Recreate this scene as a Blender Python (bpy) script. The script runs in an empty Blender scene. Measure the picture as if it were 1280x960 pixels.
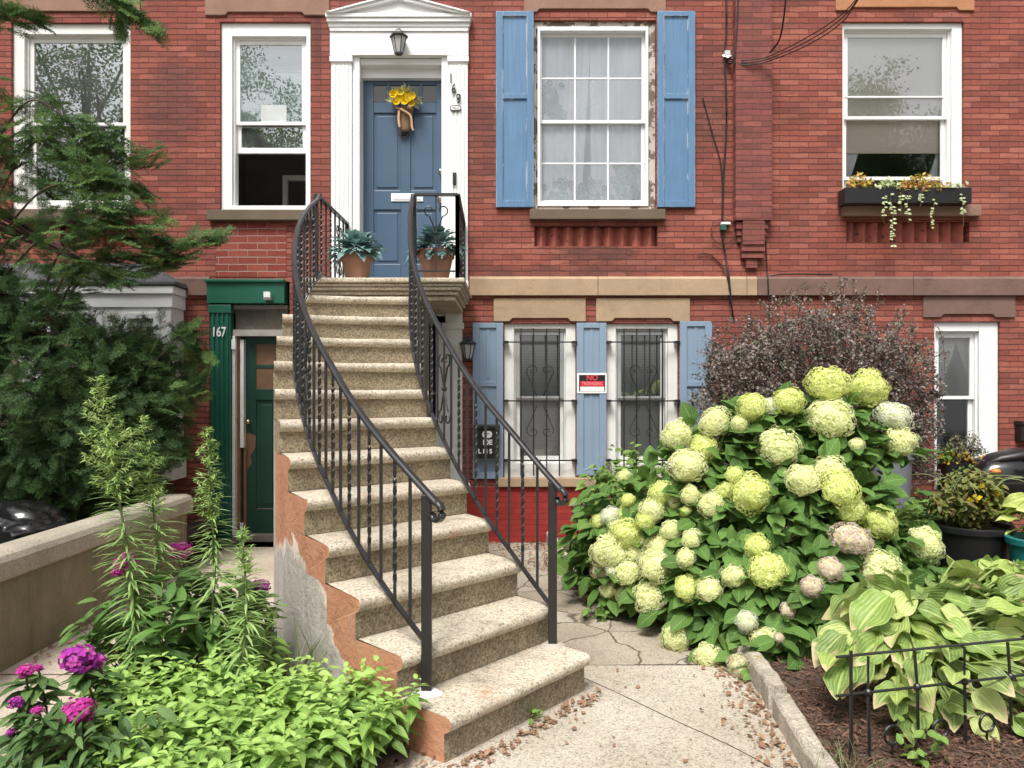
import bpy, bmesh, math, random
import numpy as np
from mathutils import Vector, Matrix, noise

random.seed(11)
rng = np.random.default_rng(11)
SC = bpy.context.scene
COL = SC.collection
PI = math.pi

# ------------------------------------------------------------------ camera frame of the site
F, H, DW = 970.0, 1.62, 8.4          # focal length (px at 1280), eye height, distance to the facade (y = 0)
def P(px, py, D):                     # a photo measurement at a known distance -> metres
    return Vector(((px - 640) / F * D, D - DW, H + (490 - py) / F * D))
def fx(px, Y=0.0): return (px - 640) / F * (DW + Y)
def fz(py, Y=0.0): return H + (490 - py) / F * (DW + Y)

# ------------------------------------------------------------------ object helpers
def empty(name, loc, label=None, cat=None, group=None):
    o = bpy.data.objects.new(name, None); COL.objects.link(o)
    o.location = loc; o.empty_display_size = .1
    bpy.context.view_layer.update()
    tag(o, label, cat, group)
    return o
def tag(o, label=None, cat=None, group=None, kind=None):
    if label: o['label'] = label
    if cat: o['category'] = cat
    if group: o['group'] = group
    if kind: o['kind'] = kind
    return o
def world_loc(o):
    v = Vector(o.location)
    while o.parent is not None:
        v = o.matrix_parent_inverse @ v if False else v
        o = o.parent
    return v
def link(me, name, parent=None, mats=None, smooth=False, bevel=0.0, label=None):
    o = bpy.data.objects.new(name, me); COL.objects.link(o)
    if mats is not None:
        for m in (mats if isinstance(mats, (list, tuple)) else [mats]):
            me.materials.append(m)
    if parent is not None:
        o.parent = parent
        o.matrix_parent_inverse = ROOTINV(parent)
    if smooth:
        me.polygons.foreach_set('use_smooth', [True] * len(me.polygons))
    if bevel:
        b = o.modifiers.new('bevel', 'BEVEL'); b.width = bevel; b.segments = 2
        b.limit_method = 'ANGLE'; b.angle_limit = math.radians(40)
    if label: o['label'] = label
    return o
def ROOTINV(p):                       # meshes are written in world metres; the thing's empty stands at its base
    r = p
    while r.parent is not None: r = r.parent
    if p is r: return Matrix.Translation(-Vector(r.location))
    return Matrix.Identity(4)

class MB:
    """collects shapes and links them as one mesh object"""
    def __init__(s): s.v = []; s.f = []; s.m = []; s.uv = {}
    def add(s, vs, fs, mi=0, uvs=None):
        b = len(s.v); s.v.extend([tuple(v) for v in vs])
        for i, f in enumerate(fs):
            s.f.append([b + j for j in f]); s.m.append(mi)
            if uvs: s.uv[len(s.f) - 1] = [uvs[j] for j in f]
        return s
    def quad(s, a, b, c, d, mi=0, uv=None):
        return s.add([a, b, c, d], [(0, 1, 2, 3)], mi, uv)
    def box(s, x0, x1, y0, y1, z0, z1, mi=0):
        v = [(x0,y0,z0),(x1,y0,z0),(x1,y1,z0),(x0,y1,z0),(x0,y0,z1),(x1,y0,z1),(x1,y1,z1),(x0,y1,z1)]
        return s.add(v, [(0,3,2,1),(4,5,6,7),(0,1,5,4),(1,2,6,5),(2,3,7,6),(3,0,4,7)], mi)
    def prism_xz(s, poly, y0, y1, mi=0):          # outline in x,z pushed along y
        n = len(poly)
        v = [(x, y0, z) for x, z in poly] + [(x, y1, z) for x, z in poly]
        f = [tuple(range(n)), tuple(range(2*n-1, n-1, -1))]
        f += [(i, i+n, (i+1) % n + n, (i+1) % n) for i in range(n)]
        return s.add(v, f, mi)
    def prism_xy(s, poly, z0, z1, mi=0):
        n = len(poly)
        v = [(x, y, z0) for x, y in poly] + [(x, y, z1) for x, y in poly]
        f = [tuple(range(n-1, -1, -1)), tuple(range(n, 2*n))]
        f += [(i, (i+1) % n, (i+1) % n + n, i+n) for i in range(n)]
        return s.add(v, f, mi)
    def lathe(s, prof, c, segs=24, mi=0, cap=True, sx=1, sy=1):   # prof: (r, z)
        v = []; f = []
        for r, z in prof:
            for k in range(segs):
                a = 2*PI*k/segs; v.append((c[0]+r*sx*math.cos(a), c[1]+r*sy*math.sin(a), c[2]+z))
        for i in range(len(prof)-1):
            for k in range(segs):
                k2 = (k+1) % segs
                f.append((i*segs+k, i*segs+k2, (i+1)*segs+k2, (i+1)*segs+k))
        if cap:
            f.append(tuple(range(segs-1, -1, -1))); n = len(prof)-1
            f.append(tuple(n*segs+k for k in range(segs)))
        return s.add(v, f, mi)
    def sweep(s, path, sec, up=(0,0,1), mi=0, scale=None, twist=0.0, cap=True):   # sec: (side, up) offsets
        path = [Vector(p) for p in path]; n = len(sec); v = []; f = []
        up = Vector(up)
        for i, p in enumerate(path):
            t = (path[min(i+1, len(path)-1)] - path[max(i-1, 0)])
            if t.length < 1e-9: t = Vector((0,0,1))
            t.normalize()
            side = t.cross(up)
            if side.length < 1e-4: side = t.cross(Vector((0,1,0.01)))
            side.normalize(); u = side.cross(t).normalized()
            sc = 1.0 if scale is None else scale(i/(len(path)-1))
            ca, sa = math.cos(twist*i), math.sin(twist*i)
            for a, b in sec:
                a2, b2 = a*ca-b*sa, a*sa+b*ca
                v.append(p + side*a2*sc + u*b2*sc)
        for i in range(len(path)-1):
            for k in range(n):
                k2 = (k+1) % n
                f.append((i*n+k, i*n+k2, (i+1)*n+k2, (i+1)*n+k))
        if cap:
            f.append(tuple(range(n-1, -1, -1))); b = (len(path)-1)*n
            f.append(tuple(b+k for k in range(n)))
        return s.add(v, f, mi)
    def tube(s, path, r, segs=6, mi=0, taper=None, up=(0,0,1)):
        sec = [(r*math.cos(2*PI*k/segs), r*math.sin(2*PI*k/segs)) for k in range(segs)]
        return s.sweep(path, sec, up, mi, taper)
    def ball(s, c, r, mi=0, segs=10, rings=6, sz=1.0):
        prof = [(max(1e-4, r*math.sin(PI*i/rings)), -r*sz*math.cos(PI*i/rings)) for i in range(rings+1)]
        return s.lathe(prof, c, segs, mi)
    def build(s, name, mats, parent=None, smooth=False, bevel=0.0, label=None):
        me = bpy.data.meshes.new(name)
        me.from_pydata(s.v, [], s.f)
        me.polygons.foreach_set('material_index', s.m)
        if s.uv:
            ul = me.uv_layers.new(name='UVMap')
            for fi, uvs in s.uv.items():
                for k, li in enumerate(me.polygons[fi].loop_indices): ul.data[li].uv = uvs[k]
        me.update()
        o = link(me, name, parent, mats, smooth, bevel, label)
        return o

SQ = lambda w, h: [(-w/2, -h/2), (w/2, -h/2), (w/2, h/2), (-w/2, h/2)]
def catmull(pts, n=8):
    pts = [Vector(p) for p in pts]; out = []
    for i in range(len(pts)-1):
        p0, p1, p2, p3 = pts[max(i-1,0)], pts[i], pts[i+1], pts[min(i+2, len(pts)-1)]
        for k in range(n):
            t = k/n
            out.append(.5*((2*p1)+(p2-p0)*t+(2*p0-5*p1+4*p2-p3)*t*t+(3*p1-p0-3*p2+p3)*t**3))
    out.append(pts[-1]); return out
def copy_tree(o, parent=None):
    c = o.copy(); COL.objects.link(c)
    if parent is not None: c.parent = parent
    for ch in list(o.children): copy_tree(ch, c)
    return c

# ------------------------------------------------------------------ foliage: many small leaf surfaces in one mesh
def leaf_tpl(shape, nv=5, nu=2, fold=.15, droop=.25, wave=0.0):
    vs = []; uv = []; fs = []
    cols = 2*nu+1 if nu > 0 else 2
    for j in range(nv+1):
        v = j/nv; w = max(shape(v), .004)
        for i in range(cols):
            u = -1 + 2*i/(cols-1)
            z = fold*abs(u)*w - droop*v*v + wave*math.sin(v*9+1.3*(u > 0))*abs(u)*w
            vs.append((u*w, v, z)); uv.append((u*.5+.5, v))
    for j in range(nv):
        for i in range(cols-1):
            a = j*cols+i; fs.append((a, a+1, a+1+cols, a+cols))
    return np.array(vs, float), np.array(fs, int), np.array(uv, float)
class Foliage:
    def __init__(s): s.V = []; s.Fc = []; s.U = []; s.R = []; s.n = 0; s.M = []
    def add(s, tpl, Pp, T, Nn, S, W=1.0, R=None, mi=0):
        tv, tf, tu = tpl
        Pp = np.asarray(Pp, float).reshape(-1, 3); n = len(Pp)
        if n == 0: return s
        T = np.broadcast_to(np.asarray(T, float), (n, 3)); Nn = np.broadcast_to(np.asarray(Nn, float), (n, 3))
        S = np.broadcast_to(np.asarray(S, float), (n,)); W = np.broadcast_to(np.asarray(W, float), (n,))
        R = rng.random(n) if R is None else np.broadcast_to(np.asarray(R, float), (n,))
        T = T/np.maximum(np.linalg.norm(T, axis=1, keepdims=True), 1e-9)
        B = np.cross(T, Nn); l = np.linalg.norm(B, axis=1, keepdims=True)
        bad = l[:, 0] < 1e-3
        if bad.any():
            B = B.copy(); B[bad] = np.cross(T[bad], np.array([.3, .9, .31])); l = np.linalg.norm(B, axis=1, keepdims=True)
        B = B/l; N2 = np.cross(B, T)
        co = (Pp[:, None, :] + S[:, None, None]*(tv[None, :, 0:1]*W[:, None, None]*B[:, None, :]
              + tv[None, :, 1:2]*T[:, None, :] + tv[None, :, 2:3]*N2[:, None, :]))
        k = len(tv)
        s.V.append(co.reshape(-1, 3).astype(np.float32))
        s.Fc.append((tf[None]+(np.arange(n)*k)[:, None, None]+s.n).reshape(-1, 4))
        s.U.append(np.tile(tu[tf.reshape(-1)], (n, 1)))
        s.R.append(np.repeat(R, k)); s.M.append(np.full(n*len(tf), mi)); s.n += n*k
        return s
    def mesh(s, name):
        V = np.concatenate(s.V); Fc = np.concatenate(s.Fc); U = np.concatenate(s.U); R = np.concatenate(s.R)
        me = bpy.data.meshes.new(name)
        me.vertices.add(len(V)); me.vertices.foreach_set('co', V.ravel())
        me.loops.add(Fc.size); me.loops.foreach_set('vertex_index', Fc.ravel().astype(np.int32))
        me.polygons.add(len(Fc))
        me.polygons.foreach_set('loop_start', (np.arange(len(Fc))*4).astype(np.int32))
        me.polygons.foreach_set('material_index', np.concatenate(s.M).astype(np.int32))
        me.update(calc_edges=True)
        me.uv_layers.new(name='UVMap').data.foreach_set('uv', U.ravel().astype(np.float32))
        me.attributes.new('rnd', 'FLOAT', 'POINT').data.foreach_set('value', R.astype(np.float32))
        me.polygons.foreach_set('use_smooth', np.ones(len(Fc), bool))
        return me
    def build(s, name, mats, parent=None):
        return link(s.mesh(name), name, parent, mats)
def unit(n):                          # random unit vectors
    a = rng.normal(size=(n, 3)); return a/np.linalg.norm(a, axis=1, keepdims=True)
def text_mesh(body, size, loc, mat, name, parent=None, extrude=.002, align='CENTER', rot=(PI/2, 0, 0), sx=1.0, bold=0.0):
    cu = bpy.data.curves.new('lettering', 'FONT'); cu.body = body; cu.size = size; cu.extrude = extrude
    cu.align_x = align; cu.align_y = 'CENTER'; cu.offset = bold
    t = bpy.data.objects.new('lettering', cu); COL.objects.link(t)
    t.location = loc; t.rotation_euler = rot; t.scale = (sx, 1, 1)
    bpy.context.view_layer.update()
    dg = bpy.context.evaluated_depsgraph_get()
    me = bpy.data.meshes.new_from_object(t.evaluated_get(dg)); me.transform(t.matrix_world)
    bpy.data.objects.remove(t); bpy.data.curves.remove(cu)
    me.materials.clear()
    return link(me, name, parent, mat)

# ------------------------------------------------------------------ materials
def newmat(name):
    m = bpy.data.materials.new(name); m.use_nodes = True
    nt = m.node_tree; nt.nodes.clear()
    out = nt.nodes.new('ShaderNodeOutputMaterial'); b = nt.nodes.new('ShaderNodeBsdfPrincipled')
    nt.links.new(b.outputs[0], out.inputs[0])
    return m, nt, b, out
def nd(nt, typ, ins=None, **kw):
    n = nt.nodes.new('ShaderNode'+typ)
    for k, v in kw.items(): setattr(n, k, v)
    for k, v in (ins or {}).items():
        s = n.inputs[k]
        if hasattr(v, 'is_linked') or isinstance(v, bpy.types.NodeSocket): nt.links.new(v, s)
        else: s.default_value = v
    return n
def c4(c): return (c[0], c[1], c[2], 1.0)
def ramp(nt, fac, stops, interp='LINEAR'):
    r = nt.nodes.new('ShaderNodeValToRGB'); r.color_ramp.interpolation = interp
    e = r.color_ramp.elements
    while len(e) > len(stops): e.remove(e[-1])
    while len(e) < len(stops): e.new(0.5)
    for i, (p, c) in enumerate(stops):
        e[i].position = p; e[i].color = c4(c if isinstance(c, (tuple, list)) else (c, c, c))
    nt.links.new(fac, r.inputs[0]); return r.outputs[0]
def mix(nt, fac, a, b, mode='MIX'):
    n = nt.nodes.new('ShaderNodeMix'); n.data_type = 'RGBA'; n.blend_type = mode
    for s, v in ((n.inputs[0], fac), (n.inputs[6], a), (n.inputs[7], b)):
        if isinstance(v, bpy.types.NodeSocket): nt.links.new(v, s)
        else: s.default_value = c4(v) if isinstance(v, (tuple, list)) else v
    return n.outputs[2]
def math_(nt, op, a, b=0.0, c=0.0):
    n = nt.nodes.new('ShaderNodeMath'); n.operation = op
    for s, v in zip(n.inputs, (a, b, c)):
        if isinstance(v, bpy.types.NodeSocket): nt.links.new(v, s)
        else: s.default_value = v
    return n.outputs[0]
def objco(nt, scale=(1,1,1)):
    t = nt.nodes.new('ShaderNodeTexCoord')
    m = nd(nt, 'Mapping', {'Vector': t.outputs['Object'], 'Scale': scale}); return m.outputs[0]
def noise_(nt, co, scale, detail=4, rough=.55, dist=0.0):
    return nd(nt, 'TexNoise', {'Vector': co, 'Scale': scale, 'Detail': detail, 'Roughness': rough, 'Distortion': dist}).outputs[0]
def bump(nt, b, h, strength=.3, dist=.01):
    n = nd(nt, 'Bump', {'Height': h, 'Strength': strength, 'Distance': dist}); nt.links.new(n.outputs[0], b.inputs['Normal'])
def flat(name, c, rough=.6, metal=0.0, var=.12, scale=6, bmp=.08, spec=.5, wear=None, wear_at=.68, edge=None):
    """painted / plain surface with slight unevenness, optional worn patches"""
    m, nt, b, out = newmat(name); co = objco(nt)
    n = noise_(nt, co, scale, 6, .6); n2 = noise_(nt, co, scale*14, 3)
    col = ramp(nt, n, [(.25, tuple(x*(1-var) for x in c)), (.75, tuple(min(1, x*(1+var)) for x in c))])
    if wear:
        w = noise_(nt, co, scale*3.1, 8, .68)
        f = ramp(nt, w, [(wear_at, 0), (wear_at+.02, 1)])
        col = mix(nt, f, col, wear)
    if edge:      # paint flaked off along the edges only
        bv = nd(nt, 'Bevel', {'Radius': .022}, samples=6); ge = nt.nodes.new('ShaderNodeNewGeometry')
        dt = nd(nt, 'VectorMath', {0: bv.outputs[0], 1: ge.outputs['Normal']}, operation='DOT_PRODUCT').outputs['Value']
        em = ramp(nt, dt, [(.80, 1), (.985, 0)])
        wn = ramp(nt, noise_(nt, objco(nt, (1,1,.45)), 7, 8, .7), [(.50, 0), (.56, 1)])
        col = mix(nt, math_(nt, 'MULTIPLY', em, wn), col, edge)
        gr = noise_(nt, objco(nt, (9, 9, .35)), 6, 6, .65)
        col = mix(nt, .5, col, ramp(nt, gr, [(.3, .62), (.65, 1.0)]), 'MULTIPLY')
    nt.links.new(col, b.inputs['Base Color'])
    b.inputs['Metallic'].default_value = metal; b.inputs['Specular IOR Level'].default_value = spec
    r = math_(nt, 'MULTIPLY_ADD', n, .25, rough-.12); nt.links.new(r, b.inputs['Roughness'])
    if bmp: bump(nt, b, n2, bmp, .004)
    return m
def speckle(name, stops, scale=110, rough=.85, bmp=.5, big=(.75, 1.15), bigscale=1.6, extra=None, dist=.004):
    """aggregate stone: voronoi grains over slow tone changes"""
    m, nt, b, out = newmat(name); co = objco(nt)
    v = nd(nt, 'TexVoronoi', {'Vector': co, 'Scale': scale})
    r1 = ramp(nt, nd(nt, 'SeparateColor', {0: v.outputs['Color']}).outputs[0], stops)
    f = noise_(nt, co, scale*2.2, 3)
    r1 = mix(nt, .35, r1, ramp(nt, f, [(.3, stops[0][1]), (.7, stops[-1][1])]))
    n = noise_(nt, co, bigscale, 6, .6)
    g = ramp(nt, n, [(.3, big[0]), (.7, min(1.0, big[1]))])
    col = mix(nt, 1.0, r1, g, 'MULTIPLY')
    if extra: col = extra(nt, co, col)
    nt.links.new(col, b.inputs['Base Color']); b.inputs['Roughness'].default_value = rough
    h = math_(nt, 'ADD', math_(nt, 'MULTIPLY', v.outputs['Distance'], .6), f)
    bump(nt, b, h, bmp, dist)
    return m
def leafmat(name, cols, tip=None, vein=.25, nvein=14, trans=.3, rough=.5, ribs=False, spots=None, spec=.4):
    m, nt, b, out = newmat(name)
    at = nd(nt, 'Attribute', attribute_name='rnd')
    uv = nd(nt, 'UVMap')
    sep = nd(nt, 'SeparateXYZ', {0: uv.outputs[0]})
    k = len(cols)
    col = ramp(nt, at.outputs['Fac'], [((i+.5)/k, c) for i, c in enumerate(cols)])
    co = objco(nt)
    n = noise_(nt, co, 30, 3)
    col = mix(nt, math_(nt, 'MULTIPLY', n, .35), col, tuple(min(1, x*1.7) for x in cols[-1]))
    au = math_(nt, 'ABSOLUTE', math_(nt, 'SUBTRACT', sep.outputs[0], .5))
    hgt = None
    if vein > 0:
        if ribs:
            w = math_(nt, 'SINE', math_(nt, 'MULTIPLY', au, nvein*2*PI))
        else:
            w = math_(nt, 'SINE', math_(nt, 'MULTIPLY', math_(nt, 'SUBTRACT', sep.outputs[1], math_(nt, 'MULTIPLY', au, .9)), nvein*2*PI))
        hgt = w
        line = math_(nt, 'MULTIPLY', math_(nt, 'POWER', math_(nt, 'MULTIPLY_ADD', w, .5, .5), 6.0), vein)
        mid = math_(nt, 'LESS_THAN', au, .03)
        col = mix(nt, math_(nt, 'MAXIMUM', line, math_(nt, 'MULTIPLY', mid, vein*1.6)), col, tuple(min(1, x*1.9+.02) for x in cols[-1]))
    if tip:      # withered tip and rim: (colour, share of leaves)
        nn = noise_(nt, co, 18, 4)
        e = math_(nt, 'ADD', math_(nt, 'MULTIPLY', sep.outputs[1], .75), math_(nt, 'MULTIPLY', au, .30))
        e = math_(nt, 'ADD', e, math_(nt, 'MULTIPLY', nn, .75))
        pick = math_(nt, 'FRACT', math_(nt, 'MULTIPLY', at.outputs['Fac'], 7.31))
        e = math_(nt, 'ADD', e, math_(nt, 'MULTIPLY', pick, tip[1]))
        fac = ramp(nt, math_(nt, 'MULTIPLY', e, .5), [(.66, 0), (.74, 1)])
        col = mix(nt, fac, col, tip[0])
    nt.links.new(col, b.inputs['Base Color']); b.inputs['Roughness'].default_value = rough
    b.inputs['Specular IOR Level'].default_value = spec
    if hgt is not None: bump(nt, b, hgt, .35 if ribs else .25, .003)
    if trans:
        tr = nd(nt, 'BsdfTranslucent', {'Color': col})
        ms = nd(nt, 'MixShader', {0: trans, 1: b.outputs[0], 2: tr.outputs[0]})
        nt.links.new(ms.outputs[0], out.inputs[0])
    return m
def glassmat(name, refl=.3, tint=(.85,.9,.9), rough=0.0, dust=0.0, hazec=(.62,.66,.67)):
    m, nt, b, out = newmat(name)
    nt.nodes.remove(b)
    fr = nd(nt, 'Fresnel', {'IOR': 1.45})
    f = math_(nt, 'MULTIPLY_ADD', fr.outputs[0], 1.2, refl-.04)
    nz = noise_(nt, objco(nt), 1.6, 1)
    bm = nd(nt, 'Bump', {'Height': nz, 'Strength': .05, 'Distance': .02})
    g = nd(nt, 'BsdfGlossy', {'Roughness': rough, 'Color': (.95, .97, 1, 1), 'Normal': bm.outputs[0]})
    t = nd(nt, 'BsdfTransparent', {'Color': c4(tint)})
    ms = nd(nt, 'MixShader', {0: f, 1: t.outputs[0], 2: g.outputs[0]})
    if dust:  # diffuse veil: haze and brightness put into the pane's colour
        dn = ramp(nt, noise_(nt, objco(nt, (1,1,.6)), 3, 5), [(.3, dust*.7), (.7, min(1, dust*1.3))])
        df = nd(nt, 'BsdfDiffuse', {'Color': c4(hazec)})
        ms = nd(nt, 'MixShader', {0: dn, 1: ms.outputs[0], 2: df.outputs[0]})
    nt.links.new(ms.outputs[0], out.inputs[0])
    return m
def brickmat(name, cols, mortar, msize=.004, stain=.55, w=.2, h=.061, offx=0.0, offz=0.0, smear=(.11,.05,.048), bs=.7, soot=()):
    m, nt, b, out = newmat(name)
    t = nt.nodes.new('ShaderNodeTexCoord'); s = nd(nt, 'SeparateXYZ', {0: t.outputs['Object']})
    u = math_(nt, 'ADD', math_(nt, 'ADD', s.outputs[0], s.outputs[1]), offx)
    v = math_(nt, 'ADD', s.outputs[2], offz)
    cw = noise_(nt, t.outputs['Object'], 7, 3)
    v = math_(nt, 'ADD', v, math_(nt, 'MULTIPLY', math_(nt, 'SUBTRACT', cw, .5), .018))
    co = nd(nt, 'CombineXYZ', {0: math_(nt, 'MULTIPLY', u, 2.0), 1: v}).outputs[0]
    br = nd(nt, 'TexBrick', {'Vector': co, 'Color1': (0,0,0,1), 'Color2': (1,1,1,1), 'Mortar': (0,0,0,1), 'Scale': 1.0, 'Mortar Size': msize,
                            'Mortar Smooth': .25, 'Bias': 0.0, 'Brick Width': w*2.0, 'Row Height': h})
    br.offset = .5
    k = len(cols)
    col = ramp(nt, br.outputs['Color'], [((i+.5)/k, c) for i, c in enumerate(cols)])
    # grain inside each brick
    g = noise_(nt, t.outputs['Object'], 38, 6, .7)
    col = mix(nt, .55, col, ramp(nt, g, [(.3, .55), (.7, 1.0)]), 'MULTIPLY')
    # soot: slow patches, drawn out along the courses
    co2 = nd(nt, 'Mapping', {'Vector': t.outputs['Object'], 'Scale': (.8, .8, 3.2)}).outputs[0]
    st = noise_(nt, co2, 1.5, 9, .68)
    f = ramp(nt, st, [(.44, 0.0), (.64, stain)])
    st2 = noise_(nt, nd(nt, 'Mapping', {'Vector': t.outputs['Object'], 'Scale': (1, 1, 6)}).outputs[0], 4.2, 8, .7)
    f = math_(nt, 'MAXIMUM', f, ramp(nt, st2, [(.51, 0.0), (.67, stain*.85)]))
    col = mix(nt, f, col, smear)
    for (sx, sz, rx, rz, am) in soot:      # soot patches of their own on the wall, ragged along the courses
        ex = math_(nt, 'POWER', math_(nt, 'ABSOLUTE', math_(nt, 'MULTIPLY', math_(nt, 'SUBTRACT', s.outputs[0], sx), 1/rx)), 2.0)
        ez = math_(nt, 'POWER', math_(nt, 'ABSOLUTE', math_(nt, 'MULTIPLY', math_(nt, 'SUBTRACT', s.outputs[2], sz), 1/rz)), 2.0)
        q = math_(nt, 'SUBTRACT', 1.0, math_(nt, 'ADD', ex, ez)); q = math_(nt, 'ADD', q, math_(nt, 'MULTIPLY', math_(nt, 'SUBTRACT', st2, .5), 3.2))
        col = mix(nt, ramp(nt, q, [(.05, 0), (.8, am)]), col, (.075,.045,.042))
    pale = ramp(nt, noise_(nt, t.outputs['Object'], 5.5, 8, .72), [(.66, 0.0), (.8, .35)])
    col = mix(nt, pale, col, (.45, .25, .2))
    mf = br.outputs['Fac']
    mn = mix(nt, noise_(nt, t.outputs['Object'], 9, 4), mortar, tuple(x*.5 for x in mortar))
    col = mix(nt, mf, col, mn)
    nt.links.new(col, b.inputs['Base Color']); b.inputs['Roughness'].default_value = .88
    b.inputs['Specular IOR Level'].default_value = .25
    hh = math_(nt, 'ADD', math_(nt, 'MULTIPLY', mf, -1.0), math_(nt, 'MULTIPLY', g, .5))
    hh = math_(nt, 'ADD', hh, math_(nt, 'MULTIPLY', br.outputs['Color'], .25))
    big = noise_(nt, t.outputs['Object'], 2.2, 4)
    hh = math_(nt, 'ADD', hh, math_(nt, 'MULTIPLY', big, 2.0))
    bump(nt, b, hh, bs, .012)
    return m
EXPOSURE = 0.68
# ------------------------------------------------------------------ surfaces
RED = [(.265,.078,.058), (.305,.089,.064), (.33,.098,.07), (.35,.106,.076), (.375,.118,.084), (.42,.145,.105)]
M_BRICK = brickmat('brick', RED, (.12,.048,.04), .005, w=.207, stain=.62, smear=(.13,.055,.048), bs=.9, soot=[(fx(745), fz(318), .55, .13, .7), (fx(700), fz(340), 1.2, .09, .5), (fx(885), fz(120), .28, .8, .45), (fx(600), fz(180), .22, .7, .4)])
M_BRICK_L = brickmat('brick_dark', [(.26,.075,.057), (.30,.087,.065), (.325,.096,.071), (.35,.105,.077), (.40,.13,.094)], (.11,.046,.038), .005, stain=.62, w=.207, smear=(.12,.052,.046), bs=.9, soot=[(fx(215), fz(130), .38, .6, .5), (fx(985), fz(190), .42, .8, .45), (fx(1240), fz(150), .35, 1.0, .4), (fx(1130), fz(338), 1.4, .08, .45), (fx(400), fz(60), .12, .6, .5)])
M_REPOINT = brickmat('repointed_brick', [(.26,.055,.04), (.30,.07,.05), (.24,.05,.038), (.33,.085,.06)], (.42,.30,.25), .0065, stain=.2, w=.21, h=.077, offx=.03)
M_PIER = brickmat('pier_brick', [(.22,.075,.062), (.26,.085,.07), (.29,.095,.078), (.33,.11,.088)], (.11,.06,.055), stain=.6, offx=.05)
M_DENTIL = flat('dentil_brick', (.35,.105,.076), .85, var=.35, scale=5, bmp=.3, wear=(.07,.045,.045), wear_at=.6)
def dirtystone(name, c, dirt=(.07,.055,.045), at=.56, rough=.85):
    m, nt, b, out = newmat(name); co = objco(nt)
    n = noise_(nt, co, 3, 7, .65); g = noise_(nt, co, 60, 3)
    col = ramp(nt, n, [(.25, tuple(x*.78 for x in c)), (.75, tuple(x*1.12 for x in c))])
    n2 = noise_(nt, objco(nt, (1, 1, 3)), 2.4, 8, .72)
    col = mix(nt, ramp(nt, n2, [(at, 0), (at+.14, .75)]), col, dirt)
    col = mix(nt, .3, col, ramp(nt, g, [(.3, .6), (.7, 1.0)]), 'MULTIPLY')
    nt.links.new(col, b.inputs['Base Color']); b.inputs['Roughness'].default_value = rough
    b.inputs['Specular IOR Level'].default_value = .2
    bump(nt, b, math_(nt, 'ADD', g, n), .35, .006)
    return m
M_TAN = dirtystone('tan_stone', (.43,.31,.205), (.28,.2,.13))
M_BROWN = dirtystone('brown_stone', (.20,.125,.105), (.10,.065,.058))
M_LINTEL = dirtystone('lintel_stone', (.31,.19,.14), (.2,.13,.1))
M_ORANGE = dirtystone('orange_stone', (.46,.22,.115), (.33,.17,.1))
M_SILL = dirtystone('sill_stone', (.16,.125,.09), (.06,.055,.045))
M_WHITE = flat('white_paint', (.80,.81,.81), .42, var=.035, scale=3, bmp=.06)
M_WHITE_OLD = flat('weathered_white_paint', (.72,.72,.69), .55, var=.08, scale=5, bmp=.2, wear=(.34,.31,.27), wear_at=.72)
M_PEEL = flat('peeling_paint', (.50,.46,.40), .75, var=.25, scale=2.2, bmp=.4, wear=(.15,.11,.075), wear_at=.50)
M_VINYL = flat('white_vinyl', (.80,.82,.83), .35, var=.02, scale=2, bmp=.0)
M_SHUT = flat('blue_shutter_paint', (.098,.208,.36), .55, var=.10, scale=3, bmp=.15, edge=(.55,.55,.53))
M_SHUT2 = flat('pale_blue_shutter_paint', (.215,.295,.39), .5, var=.06, scale=3, bmp=.08)
M_DOOR = flat('blue_door_paint', (.054,.10,.165), .38, var=.08, scale=2.5, bmp=.05)
M_GREEN = flat('green_paint', (.012,.105,.068), .4, var=.12, scale=3, bmp=.1)
M_GREEN_D = flat('dark_green_door_paint', (.012,.055,.038), .4, var=.15, scale=3, bmp=.1)
M_BROWNWOOD = flat('bare_brown_wood', (.19,.095,.055), .75, var=.25, scale=8, bmp=.3)
M_REDPAINT = brickmat('red_painted_brick', [(.33,.035,.03), (.36,.042,.034), (.31,.032,.028)], (.28,.03,.026), stain=.12, bs=.35)
M_IRON = flat('black_iron', (.011,.011,.012), .36, var=.2, scale=20, bmp=.15, spec=.6)
M_IRON_T = flat('worn_iron_rail', (.012,.0125,.014), .34, var=.2, scale=12, bmp=.15, spec=.8)
M_RUST = flat('rusty_iron', (.04,.026,.02), .6, var=.3, scale=15, bmp=.3, wear=(.13,.055,.03), wear_at=.6)
M_BLACK = flat('black_plastic', (.012,.012,.013), .4, var=.1, scale=5, bmp=.03)
M_CHROME = flat('worn_brass', (.62,.56,.44), .3, 1.0, var=.05, bmp=0)
M_SILVER = flat('brushed_nickel', (.7,.69,.66), .28, 1.0, var=.05, bmp=0)
M_SLATE = flat('slate_roof', (.075,.08,.085), .75, var=.3, scale=9, bmp=.5)
M_ROOM = flat('room_plaster', (.30,.29,.27), .9, var=.05, bmp=0)
M_CURTAIN = None
def _cloth(name, c, trans=.45):
    m, nt, b, out = newmat(name)
    b.inputs['Base Color'].default_value = c4(c); b.inputs['Roughness'].default_value = .9
    tr = nd(nt, 'BsdfTranslucent', {'Color': c4(c)})
    ms = nd(nt, 'MixShader', {0: trans, 1: b.outputs[0], 2: tr.outputs[0]})
    nt.links.new(ms.outputs[0], out.inputs[0]); return m
M_CURTAIN = _cloth('white_curtain_cloth', (.88,.89,.90), .12)
M_SHADE = _cloth('beige_shade_cloth', (.76,.69,.59), .1)
M_BLIND = flat('blind_slats', (.74,.72,.66), .5, var=.04, bmp=0)
M_G_TREE = glassmat('glass_left_window', .42, (.55,.6,.6), dust=.07)  # greyish haze over the reflected trees, mixed into the pane
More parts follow.
